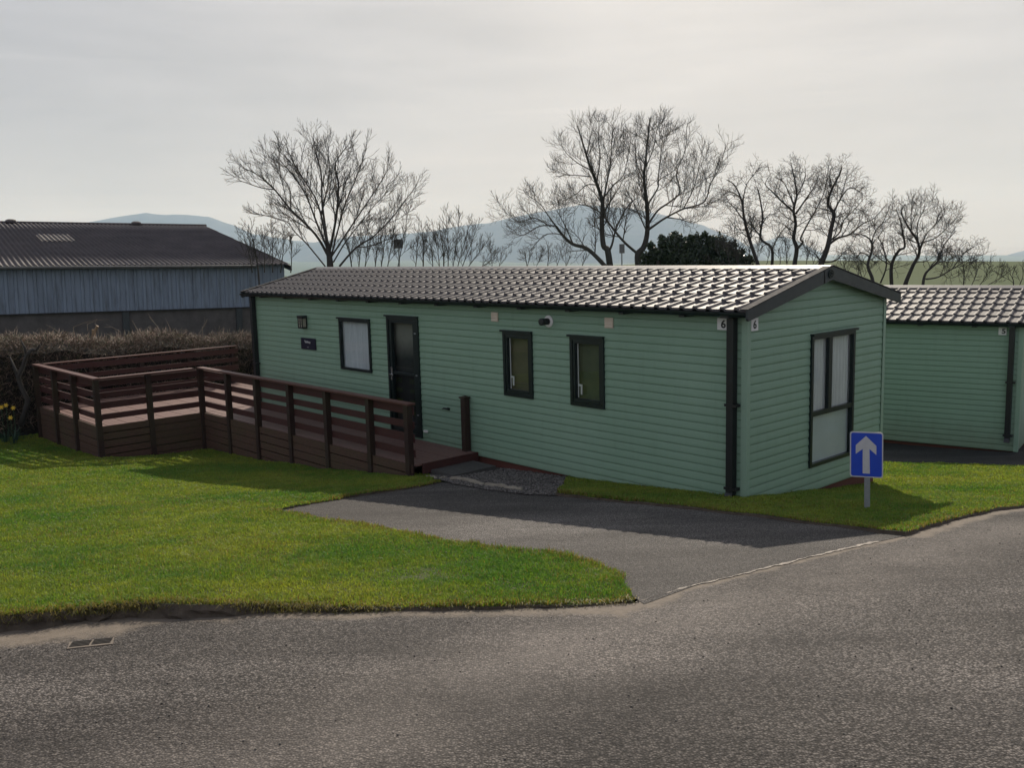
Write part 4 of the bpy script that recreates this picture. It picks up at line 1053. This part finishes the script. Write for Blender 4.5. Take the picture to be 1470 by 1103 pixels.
    # cut stub
    b = MB(); q = atd(139, 470, 21.9); b.tube([q - np.array([.12, 0, .5]), q - np.array([.05, 0, .08]), q + np.array([.02, 0, .03])], [.02, .03, .035], 8); b.tube([q - np.array([.14, 0, .4]), q - np.array([.09, 0, .05])], [.02, .03], 8); b.build('cut_stub', simple('sawn_wood', (.27, .19, .11), (.18, .12, .07), .8), root)
hedge()

# crooked hedge stem by the deck corner and daffodils
def crooked():
    d = 19.6; P = [atd(x, y, d) for x, y in ((30, 610), (38, 585), (40, 575), (30, 556), (26, 541), (33, 526), (38, 510), (46, 502))]
    b = MB(); b.tube(P, np.linspace(.06, .035, len(P)), 9); b.tube([P[4], atd(20, 527, d), atd(14, 512, d)], [.04, .03, .015], 6); b.tube([P[-2], atd(36, 500, d), atd(30, 488, d)], [.03, .025, .01], 6); b.tube([P[-1], atd(52, 503, d), atd(58, 494, d)], [.04, .03, .012], 6)
    tag(b.build('crooked_stem', M_bark, smooth=True), 'crooked bare stem growing beside the deck corner post', 'tree stem')
crooked()
def daffodil(px, py, d, label, n_fl):
    q = atd(px, py, d); gz = float(H(q[0], q[1])); root = empty('daffodil', (q[0], q[1], gz)); tag(root, label, 'daffodil', 'daffodils at the hedge foot')
    b = MB()
    for i in range(16):
        a = rng.uniform(0, 6.28); h = rng.uniform(.22, .38); o = np.array([math.cos(a), math.sin(a), 0]); sd = np.array([-o[1], o[0], 0]) * .009
        p0 = np.array([q[0], q[1], gz]) + o * rng.uniform(0, .06); p1 = p0 + o * .05 + [0, 0, h * .6]; p2 = p0 + o * rng.uniform(.1, .24) + [0, 0, h * rng.uniform(.7, 1)]
        b.add([p0 - sd, p0 + sd, p1 + sd, p1 - sd, p2], [(0, 1, 2, 3), (3, 2, 4)])
    b.build('leaves', simple('daffodil_leaf', (.03, .075, .04), (.02, .05, .03), .5), root)
    b = MB(); s = MB()
    for i in range(n_fl):
        c = q + rng.normal(0, .05 if i else 0, 3) * np.array([1, 1, .6]); tc = (CO - c); tc /= np.linalg.norm(tc); r_ = np.cross(tc, [0, 0, 1.]); r_ /= np.linalg.norm(r_); u_ = np.cross(r_, tc)
        s.tube([np.array([c[0], c[1], gz]), c - tc * .02 + [0, 0, -.02], c], .005, 5)
        for k in range(6):
            a0 = k * 1.047; e = lambda a, rr: c + rr * (r_ * math.cos(a) + u_ * math.sin(a))
            b.add([c, e(a0 - .4, .03), e(a0, .055), e(a0 + .4, .03)], [(0, 1, 2, 3)])
        b.tube([c, c + tc * .035], [.014, .02], 8)
    b.build('flower', simple('daffodil_yellow', (.75, .5, .02), (.65, .4, .02), .5), root); s.build('stalk', simple('daffodil_stalk', (.05, .1, .04), None, .6), root)
daffodil(15, 600, 19.0, 'single open yellow daffodil lowest at the foot of the hedge', 1)
daffodil(19, 586, 19.4, 'pair of yellow daffodils higher up beside the crooked stem', 2)
daffodil(2, 585, 19.2, 'yellow daffodil at the very left edge by the hedge', 1)

# ------------------------------------------------------------------ trees
class TB:
    """collects tubes and builds them in batches"""
    def __init__(s): s.g = {}
    def tube(s, P, r, n, cap=False): s.g.setdefault((len(P), n), []).append((P, r))
    def build(s, name, mat, root):
        VV = []; QQ = []; off = 0
        for (k, n), L in s.g.items():
            P = np.stack([p for p, _ in L]); r = np.stack([np.broadcast_to(q, (k,)) for _, q in L]); N = len(L)
            T = np.gradient(P, axis=1); T /= np.linalg.norm(T, axis=2)[..., None] + 1e-12
            A = np.cross(T, np.array([.31, .9, .23])); A /= np.linalg.norm(A, axis=2)[..., None] + 1e-12; B = np.cross(T, A)
            t = np.arange(n) * 2 * math.pi / n
            R = P[:, :, None] + r[:, :, None, None] * (np.cos(t)[:, None] * A[:, :, None] + np.sin(t)[:, None] * B[:, :, None])
            i = np.arange(k - 1)[:, None] * n; j = np.arange(n)[None]; j2 = (j + 1) % n
            q = np.stack([i + j, i + j2, i + n + j2, i + n + j], -1).reshape(-1, 4)
            QQ.append((q[None] + (off + np.arange(N) * k * n)[:, None, None]).reshape(-1, 4)); VV.append(R.reshape(-1, 3)); off += N * k * n
        o = big_mesh(name, np.vstack(VV), np.vstack(QQ), mat, None, loc=root.location); o.location = (0, 0, 0); o.parent = root; return o
def unit(v): return v / (math.sqrt(v[0] * v[0] + v[1] * v[1] + v[2] * v[2]) + 1e-12)
def cross(a, b): return np.array([a[1] * b[2] - a[2] * b[1], a[2] * b[0] - a[0] * b[2], a[0] * b[1] - a[1] * b[0]])
def grow(b, P, r0, r1, level, st, tr, draw=True):
    P = np.asarray(P, float); k = len(P)
    rr = np.linspace(r0, r1, k)
    if draw: b.tube(P, rr, (7, 5, 4, 3, 3)[min(level, 4)])
    if level >= st['levels']: return
    seg = np.linalg.norm(np.diff(P, axis=0), axis=1); cum = np.concatenate([[0], np.cumsum(seg)]); L = cum[-1]
    sp = st['space'][level]; s = L * st['start'][level] + sp * tr.random()
    side = tr.uniform(0, 6.28)
    while s < L:
        j = min(np.searchsorted(cum, s) - 1, k - 2); j = max(j, 0); f = (s - cum[j]) / (seg[j] + 1e-9)
        p = P[j] + (P[j + 1] - P[j]) * f; T = unit(P[j + 1] - P[j])
        side += 2.4 + tr.normal(0, .5)
        a = unit(cross(T, (.3, .9, .2))); c = cross(T, a); o = a * math.cos(side) + c * math.sin(side)
        ang = st['ang'] + tr.normal(0, .15)
        d = unit(T * math.cos(ang) + o * math.sin(ang))
        rem = (L - s)
        ln = st['len'][level] * (.2 + .8 * min(1, rem / (L * .7 + 1e-6))) * tr.uniform(.6, 1.25)
        n = 5 if level < 2 else 4; pts = [p]; q = p; dd = d
        for i in range(n):
            dd = unit(dd + tr.normal(0, st['wander'], 3) + np.array([0, 0, st['up']]))
            q = q + dd * ln / n; pts.append(q)
        rb = max(.0055, min(rr[j] * .5, .007 + .013 * ln))
        grow(b, pts, rb, max(.004, rb * .35), level + 1, st, tr)
        s += sp * tr.uniform(.6, 1.4)
def smooth_path(P, n=4):
    P = np.asarray(P, float)
    if len(P) < 3: return P
    out = []; k = len(P)
    for i in range(k - 1):
        p0, p1, p2, p3 = P[max(i - 1, 0)], P[i], P[i + 1], P[min(i + 2, k - 1)]
        for t in np.arange(n) / n:
            out.append(.5 * ((2 * p1) + (-p0 + p2) * t + (2 * p0 - 5 * p1 + 4 * p2 - p3) * t * t + (-p0 + 3 * p1 - 3 * p2 + p3) * t ** 3))
    out.append(P[-1]); return np.array(out)
def tree(name, limbs, d, off, sc, st, label, mat, seed, trunks, group='bare trees beyond the caravans', shrink=.97):
    """limbs: [(r0, r1, [(x,y)...])] in traced coordinates; the first `trunks` limbs run down to the ground as the trunk"""
    tr = np.random.default_rng(seed); tb = MB(); cb = TB(); base = None
    for i, (r0, r1, pts) in enumerate(limbs):
        bx_, by_ = limbs[0][2][0]
        px = [(off[0] + (bx_ + (x - bx_) * shrink) / sc, off[1] + (by_ + (y - by_) * shrink) / sc) for x, y in pts]
        if i >= trunks: r0, r1 = r0 * .55, r1 * .7
        else: r0 *= .8
        slope = tr.uniform(-.45, .45) if i >= trunks else 0.; acc = 0; P = []; prev = None
        for x, y in px:
            q = atd(x, y, d)
            if prev is not None: acc += np.linalg.norm(q - prev)
            prev = q; P.append(atd(x, y, d + slope * acc + .12 * acc * math.sin(acc)))
        P = smooth_path(P)
        if i < trunks:
            q = P[0]; g = float(H(q[0], q[1])) - .1
            P = np.vstack([[q[0] + .05, q[1], g], [q[0] + .03, q[1], (g + q[2]) / 2], P]); base = (q[0], q[1], g)
            rr = np.concatenate([[r0 * 1.5, r0 * 1.15], np.linspace(r0, r1, len(P) - 2)])
            tb.tube(P, rr, 9, cap=False)
            grow(cb, P[2:], r0, r1, 0, st, tr, False)
        else:
            grow(cb, P, r0, r1, 0, st, tr)
    root = empty(name, base); tag(root, label, 'tree', group)
    tb.build('trunk', mat, root, smooth=True); cb.build('crown', mat, root)
    return root
ST_beech = dict(levels=3, space=[.27, .13, .09], start=[.22, .12, .15], len=[1.7, .75, .32], ang=.52, wander=.10, up=.07)
ST_ash = dict(levels=3, space=[.27, .14, .09], start=[.2, .1, .1], len=[1.6, .85, .42], ang=.7, wander=.16, up=.13)
ST_oak = dict(levels=3, space=[.225, .125, .085], start=[.2, .08, .1], len=[1.15, .66, .36], ang=.85, wander=.24, up=.05)
ST_shrub = dict(levels=3, space=[.17, .1, .08], start=[.1, .1, .15], len=[.85, .4, .2], ang=.5, wander=.14, up=.1)

tree('beech_tree', [
 (.15, .07, [(515, 815), (512, 770), (505, 720), (500, 690)]),
 (.09, .014, [(505, 760), (440, 650), (320, 530), (240, 430), (160, 360), (80, 320)]),
 (.07, .012, [(500, 720), (450, 600), (400, 470), (340, 370), (270, 290), (235, 240)]),
 (.07, .012, [(498, 700), (470, 560), (440, 470), (390, 390), (330, 290), (290, 195)]),
 (.08, .012, [(502, 700), (475, 500), (470, 350), (440, 240), (430, 150)]),
 (.09, .012, [(510, 740), (545, 560), (555, 400), (540, 300), (600, 215)]),
 (.06, .012, [(520, 760), (550, 640), (590, 500), (640, 380), (695, 225)]),
 (.06, .012, [(515, 770), (600, 640), (680, 520), (760, 400), (800, 330)]),
 (.07, .012, [(560, 810), (640, 720), (730, 660), (820, 570), (880, 490), (945, 405)]),
 (.05, .010, [(530, 790), (590, 690), (660, 600), (740, 500), (840, 400)]),
 (.05, .010, [(490, 810), (400, 700), (340, 640), (300, 590), (200, 560), (140, 545)]),
 (.05, .012, [(470, 560), (500, 420), (510, 320), (500, 200)]),
 (.04, .010, [(320, 530), (310, 420), (250, 340), (190, 260)]),
 (.04, .010, [(240, 430), (170, 420), (80, 390), (50, 385)])], 33, (320, 140), 3.341, ST_beech,
 'tall bare tree with a broad fan of fine branches beside the barn', M_bark, 3, 1, None)

tree('ash_tree', [
 (.18, .02, [(680, 985), (665, 880), (640, 850), (630, 720), (635, 600), (600, 480), (560, 380), (520, 250), (485, 135)]),
 (.08, .012, [(635, 610), (660, 480), (680, 380), (690, 250), (700, 110)]),
 (.11, .014, [(668, 890), (690, 850), (720, 740), (790, 610), (860, 560)]),
 (.06, .012, [(640, 570), (700, 490), (760, 430), (790, 300), (805, 190)]),
 (.05, .010, [(630, 660), (560, 620), (480, 600), (430, 560)]),
 (.05, .010, [(602, 490), (540, 490), (470, 550), (390, 590)]),
 (.05, .010, [(565, 400), (490, 360), (420, 300), (385, 235)]),
 (.045, .010, [(560, 440), (450, 430), (345, 440)]),
 (.06, .010, [(600, 480), (620, 330), (610, 220), (620, 120)]),
 (.05, .010, [(540, 310), (560, 220), (580, 130)])], 40, (700, 130), 3.868, ST_ash,
 'tall bare tree with an upright twiggy crown, left one of the central pair', M_bark2, 5, 1, shrink=.93)
tree('ash_tree', [
 (.12, .05, [(660, 985), (600, 920), (540, 870), (470, 850), (420, 810), (370, 745)]),
 (.06, .012, [(370, 745), (280, 745), (200, 790), (120, 815)]),
 (.06, .012, [(370, 745), (330, 690), (280, 620), (200, 560)]),
 (.05, .010, [(420, 810), (380, 790), (300, 800), (220, 890)]),
 (.05, .010, [(340, 750), (250, 700), (150, 720), (60, 640)]),
 (.05, .010, [(470, 850), (430, 760), (390, 680), (340, 600)])], 39, (700, 130), 3.868, ST_ash,
 'low bare tree leaning far out to the left from the central pair', M_bark2, 6, 1)
tree('ash_tree', [
 (.2, .02, [(840, 985), (835, 905), (870, 860), (890, 760), (885, 600), (870, 470), (880, 350), (905, 105)]),
 (.12, .03, [(830, 900), (760, 840), (700, 770), (640, 690), (600, 650), (520, 610)]),
 (.10, .012, [(885, 770), (940, 730), (1000, 690), (1100, 640), (1220, 600), (1260, 490), (1310, 400), (1350, 275)]),
 (.09, .012, [(890, 740), (950, 650), (1020, 600), (1080, 540), (1060, 430), (1110, 300), (1120, 155)]),
 (.07, .012, [(888, 620), (950, 520), (960, 470), (1040, 420), (1085, 350)]),
 (.05, .010, [(950, 500), (970, 300), (990, 140)]),
 (.05, .010, [(872, 480), (830, 380), (820, 280), (815, 180)]),
 (.06, .010, [(890, 780), (830, 650), (800, 590), (750, 490)]),
 (.05, .010, [(878, 400), (920, 300), (940, 200), (960, 120)]),
 (.05, .010, [(1100, 640), (1160, 520), (1190, 400), (1215, 290)]),
 (.05, .010, [(1000, 690), (1080, 700), (1170, 720), (1240, 650)])], 41, (700, 130), 3.868, ST_ash,
 'tallest bare tree with spreading limbs, right one of the central pair beside the ivy', M_bark2, 7, 1, shrink=.95)

R_ = (1030, 200); RS = 3.341
tree('oak_tree', [(.11, .012, [(195, 620), (190, 590), (150, 470), (125, 370), (115, 290), (80, 210), (40, 180)]),
 (.05, .01, [(118, 300), (140, 200), (205, 120)]), (.05, .01, [(130, 390), (60, 300), (20, 290)]), (.04, .01, [(150, 470), (100, 440), (40, 460)]), (.04, .01, [(110, 270), (60, 240), (10, 260)])], 37, R_, RS, ST_oak,
 'bare twisted tree leaning left beside the dark ivy bush', M_bark, 11, 1)
tree('oak_tree', [(.08, .02, [(260, 620), (260, 520), (205, 470), (215, 370), (205, 290), (190, 225)]),
 (.05, .01, [(258, 530), (300, 450), (345, 395)]), (.03, .01, [(215, 400), (250, 350), (300, 370)]), (.03, .01, [(208, 440), (160, 400), (140, 330)])], 38, R_, RS, ST_oak,
 'thin crooked bare tree between the leaning tree and the tall forked one', M_bark, 12, 1)
tree('oak_tree', [(.13, .015, [(370, 625), (370, 595), (380, 520), (365, 470), (375, 400), (365, 330), (380, 260), (370, 180), (350, 95)]),
 (.08, .01, [(366, 340), (310, 290), (260, 240), (225, 200), (255, 150)]), (.07, .01, [(375, 350), (430, 270), (470, 210), (490, 150)]),
 (.09, .012, [(380, 525), (410, 490), (400, 470), (440, 390), (480, 320), (520, 230), (535, 125)]), (.05, .01, [(367, 310), (320, 200), (275, 165)]), (.05, .01, [(378, 270), (420, 180), (420, 110)])], 38, R_, RS, ST_oak,
 'tall forked bare tree with a rounded twisted crown, behind the number 6 gable', M_bark, 13, 1)
tree('oak_tree', [(.15, .015, [(490, 620), (500, 590), (530, 510), (545, 430), (560, 350), (530, 300), (550, 230), (590, 150), (600, 115)]),
 (.07, .01, [(558, 350), (590, 280), (640, 220), (700, 250)]), (.09, .01, [(530, 505), (580, 470), (640, 450), (700, 400), (760, 370), (825, 295)]),
 (.06, .01, [(545, 480), (590, 440), (610, 380), (660, 330), (725, 255)]), (.04, .01, [(548, 240), (540, 150), (560, 105)]), (.05, .01, [(500, 590), (465, 545), (440, 530)]), (.06, .01, [(505, 590), (570, 580), (620, 530), (655, 535)]), (.04, .01, [(590, 285), (620, 180), (630, 130)])], 36, R_, RS, ST_oak,
 'thick trunked bare tree sweeping right above the gable peak', M_bark, 14, 1)
tree('oak_tree', [(.09, .012, [(745, 690), (740, 660), (720, 600), (740, 530), (735, 480), (690, 450), (640, 460)]),
 (.05, .01, [(738, 490), (760, 430), (800, 380), (830, 305)]), (.05, .01, [(728, 560), (690, 540), (650, 570)])], 35, R_, RS, ST_oak,
 'slim bare tree rising just right of the gable peak', M_bark, 15, 1)
tree('oak_tree', [(.09, .012, [(835, 700), (835, 600), (870, 530), (900, 510), (890, 440), (880, 390), (860, 330)]),
 (.06, .01, [(780, 690), (810, 600), (790, 500), (770, 460), (820, 400)]), (.04, .01, [(838, 600), (800, 560), (770, 520)])], 36, R_, RS, ST_oak,
 'small two stemmed bare tree left of the round crowned end tree', M_bark, 16, 1)
tree('oak_tree', [(.11, .012, [(900, 700), (910, 670), (940, 600), (970, 540), (960, 480), (920, 420), (880, 340), (900, 300)]),
 (.06, .01, [(970, 540), (990, 480), (1010, 440), (1060, 390), (1100, 325)]), (.05, .01, [(965, 500), (960, 400), (990, 330), (1000, 280)]),
 (.05, .01, [(985, 490), (1060, 460), (1120, 400), (1160, 365)]), (.04, .01, [(1050, 400), (1080, 330), (1130, 320)]), (.04, .01, [(930, 430), (930, 350), (950, 280)])], 36, R_, RS, dict(ST_oak, wander=.2, up=.12),
 'round crowned bare tree, the last tall one at the right', M_bark, 17, 1)
tree('thorn_bush', [(.07, .012, [(985, 700), (1000, 640), (1060, 580), (1090, 500), (1150, 430)]), (.06, .01, [(1000, 670), (1060, 660), (1130, 620), (1200, 580), (1300, 540)]),
 (.04, .01, [(1080, 650), (1120, 620), (1090, 600)]), (.04, .01, [(1130, 620), (1190, 540), (1240, 510)])], 35, R_, RS, ST_oak,
 'low sprawling bare bush under the last tall tree at the right', M_bark, 18, 1, None)
for i, (sx, pts, lab) in enumerate([
 ((1030, 200), [(1180, 700, 1170, 560), (1220, 700, 1260, 590), (1260, 700, 1330, 600), (1300, 700, 1400, 640)], 'low scrubby bare bush above the second caravan roof'),
 ((1030, 200), [(620, 690, 600, 580), (660, 690, 690, 580), (700, 690, 650, 560)], 'thin bare scrub just behind the gable peak'),
 ((1030, 200), [(1420, 700, 1400, 640), (1450, 700, 1470, 620)], 'small dark scrub bush at the far right edge'),
 ((1030, 200), [(60, 620, 20, 480), (100, 620, 90, 500), (40, 620, -20, 520), (130, 620, 160, 520), (300, 620, 310, 540), (230, 620, 250, 560), (180, 640, 210, 440), (340, 640, 330, 480), (430, 640, 440, 500), (450, 640, 490, 540), (100, 640, 60, 400)], 'tangle of bare scrub round the twisted trees')]):
    limbs = [(.03, .008, [(x0, y0), ((x0 * .6 + x1 * .4) + 6, (y0 * .55 + y1 * .45)), (x1, y1)]) for x0, y0, x1, y1 in pts]
    tree('scrub_bush', limbs, 36 - i * .4, sx, RS, dict(ST_shrub, wander=.25), lab, M_bark, 30 + i, 1, None)
O1 = (320, 140)
shr = [([(170, 840, 120, 600), (200, 840, 190, 640), (240, 840, 230, 580), (140, 840, 90, 640), (280, 840, 300, 600), (330, 840, 330, 650)], 31.5, 'low bare thicket between the barn roof and the broad tree'),
       ([(620, 840, 580, 660), (680, 840, 700, 600), (730, 840, 760, 540), (790, 840, 850, 480), (760, 840, 790, 560), (650, 840, 660, 620), (840, 840, 900, 520)], 34, 'upright bare thicket right of the broad tree'),
       ([(960, 840, 950, 580), (920, 840, 930, 640), (1010, 840, 980, 620)], 34.5, 'dark bare thicket left of the sharp twigged bush'),
       ([(1060, 840, 1040, 620), (1080, 840, 1070, 540), (1100, 840, 1140, 540), (1120, 840, 1190, 580), (1140, 840, 1230, 600), (1040, 840, 1000, 590), (1160, 840, 1280, 680), (1200, 840, 1330, 760)], 35, 'round bare bush of sharp upright twigs above the caravan roof')]
for i, (pts, d, lab) in enumerate(shr):
    limbs = [(.035, .008, [(x0, y0), ((x0 * .6 + x1 * .4) + 5, (y0 * .55 + y1 * .45)), (x1, y1)]) for x0, y0, x1, y1 in pts]
    tree('bare_thicket', limbs, d, O1, 3.341, ST_shrub, lab, M_bark2, 50 + i, 1, None)
O2 = (700, 130)
limbs = [(.03, .008, [(x0, 1000), ((x0 * .5 + x1 * .5) + 6, (1000 * .5 + y1 * .5)), (x1, y1)]) for x0, x1, y1 in ((220, 200, 900), (260, 300, 890), (330, 340, 860), (380, 420, 850), (440, 430, 870), (520, 560, 900), (20, 0, 850), (50, 70, 900))]
tree('bare_thicket', limbs, 42, O2, 3.868, ST_shrub, 'pale low thicket below the leaning tree', M_bark2, 60, 1, None)

def ivy():
    d = 38.; c = atd(990, 366, d); n = 30000
    cen = [(945, 372, .55), (962, 362, .75), (985, 362, .75), (1008, 361, .7), (1030, 362, .75), (1048, 370, .55), (930, 380, .45), (990, 378, .9), (1040, 382, .8), (965, 384, .8), (1015, 382, .9), (938, 362, .3), (955, 350, .35), (975, 346, .3), (1000, 345, .35), (1022, 346, .3), (1046, 358, .3), (1058, 372, .35), (1066, 382, .4), (925, 368, .22), (934, 352, .2), (950, 341, .18), (968, 338, .22), (990, 341, .16), (1012, 338, .22), (1036, 345, .2), (1054, 352, .2), (1064, 362, .22), (1075, 374, .28)]
    cs = np.array([atd(x, y, d + rng.uniform(-.4, .4)) for x, y, _ in cen]); rs = np.array([r for *_, r in cen])
    k = rng.choice(len(cen), n, p=rs ** 2 / (rs ** 2).sum()); v = rng.normal(0, 1, (n, 3)); v /= np.linalg.norm(v, axis=1)[:, None]
    rr = rs[k] * (rng.uniform(.45, 1., n)) * (.88 + .3 * np.sin(v[:, 0] * 7 + k) * np.cos(v[:, 2] * 6 + k))
    P = cs[k] + v * rr[:, None] * np.array([1, .8, .95])
    a = rng.normal(0, 1, (n, 3)); a /= np.linalg.norm(a, axis=1)[:, None]; bb = np.cross(a, v + rng.normal(0, .4, (n, 3))); bb /= np.linalg.norm(bb, axis=1)[:, None]
    s = rng.uniform(.03, .075, n)[:, None]
    V = np.stack([P - a * s, P + bb * s * .7, P + a * s, P - bb * s * .7], 1).reshape(-1, 3); Q = np.arange(n * 4).reshape(-1, 4)
    f = rng.random(n)[:, None]; col = np.array([.012, .024, .012]) * (1 - f) + np.array([.04, .06, .025]) * f
    g = float(H(c[0], c[1])); root = empty('ivy_bush', (c[0], c[1], g)); tag(root, 'dense dark evergreen ivy bush between the bare trees', 'bush')
    o = big_mesh('foliage', V, Q, M_leaf, np.repeat(col, 4, 0), loc=root.location); o.location = (0, 0, 0); o.parent = root
    for x in (945, 985, 1030):
        b = MB(); q = atd(x, 375, d); b.tube([[q[0], q[1], g - .1], [q[0] + .1, q[1], (g + q[2]) / 2], q], [.16, .12, .08], 8); b.build('stem', M_bark, root)
ivy()

# two small panels on thin poles behind the roof
for px, py, w, lab in ((572, 350, .32, 'small grey panel on a thin pole in the thicket beside the broad tree'), (892.5, 357, .18, 'small dark panel on a thin pole between the central pair of trees')):
    d = 34.; q = atd(px, py, d); g = float(H(q[0], q[1])); root = empty('panel_pole', (q[0], q[1], g)); tag(root, lab, 'aerial')
    m = lambda a: np.array([[q[0] + x, q[1] + y, z] for x, y, z in a])
    b = MB(); b.tube([[q[0], q[1], g], [q[0], q[1], q[2]]], .025, 7); b.build('pole', M_steel, root)
    b = MB(); b.box(m, (-w / 2, w / 2), (-.1, -.03), (q[2] - .16, q[2] + .16)); b.box(m, (-w * .3, w * .3), (-.03, .03), (q[2] - .06, q[2] + .06)); b.build('panel', simple('grey_box', (.12, .12, .12), None, .6), root)

# ------------------------------------------------------------------ distant fells
def fell(profile, D, seed, col):
    xs = np.array([p[0] for p in profile], float); ys = np.array([p[1] for p in profile], float)
    X = np.linspace(xs[0], xs[-1], 160); Y = np.interp(X, xs, ys); Y = Y + vnoise(X, X * 0, 14, seed) * .8
    crest = np.array([atd(x, y, D) for x, y in zip(X, Y)]); rows = []
    zb = -330.
    for f in np.linspace(-1, 1, 33):
        sp = 2600 * f; k = np.abs(f)
        prof = (1 - k) ** 1.25
        x = crest[:, 0] * (1 + sp / D); y = crest[:, 1] + sp
        z = zb + (crest[:, 2] - zb) * prof
        z = z + vnoise(x, y, 420, seed + 2) * 55 * min(1, k * 3) * (1 - k) + vnoise(x, y, 150, seed + 3) * 18 * min(1, k * 3) * (1 - k)
        rows.append(np.column_stack([x, y, z]))
    b = MB(); b.grid(np.stack(rows)); 
    return b.build('hills', col, smooth=True)
t = NT('fell_heath'); a = t.noise(.002, 6, .6); bq = t.noise(.012, 5, .6)
t.principled(t.mix(t.ramp(bq, [(.4, 0.), (.65, 1.)]), t.mix(a, (.05, .055, .05), (.085, .078, .065)), (.035, .038, .04)), .95, 0, .05); M_fell = t.m
tag(fell([(-260, 372), (-60, 345), (60, 330), (125, 320), (165, 312), (190, 308), (207, 306), (235, 308), (270, 309), (300, 311), (330, 322), (365, 336), (420, 345), (480, 350), (520, 362), (580, 375)], 9000, 71, M_fell), kind='structure')
tag(fell([(380, 372), (440, 350), (500, 340), (560, 337), (620, 332), (660, 325), (700, 320), (726, 315), (760, 307), (790, 302), (815, 297), (834, 294), (860, 295), (907, 299), (960, 310), (1010, 324), (1060, 345), (1100, 372)], 8000, 81, M_fell), kind='structure')
tag(fell([(1020, 375), (1060, 358), (1095, 347), (1123, 339), (1150, 348), (1174, 361), (1210, 374), (1240, 380)], 11000, 91, M_fell), kind='structure')
tag(fell([(1360, 384), (1420, 374), (1470, 360), (1540, 350), (1640, 345), (1760, 365)], 11500, 95, M_fell), kind='structure')

# ------------------------------------------------------------------ haze
def haze():
    b = MB(); b.box(lambda q: np.array(q, float), (-16000, 16000), (-400, 15500), (-190, 720))
    t = bpy.data.materials.new('haze'); t.use_nodes = True; n = t.node_tree; n.nodes.clear()
    o = n.nodes.new('ShaderNodeOutputMaterial'); v = n.nodes.new('ShaderNodeVolumePrincipled')
    v.inputs['Color'].default_value = (.5, .72, 1., 1); v.inputs['Absorption Color'].default_value = (1, 1, 1, 1); v.inputs['Density'].default_value = .000105; v.inputs['Anisotropy'].default_value = .1
    n.links.new(v.outputs[0], o.inputs['Volume'])
    q = b.build('haze', t, loc=(0, 0, 0)); tag(q, kind='stuff', label='pale blue haze fading the distant fells', cat='haze')
HAZE = True
if HAZE: haze()
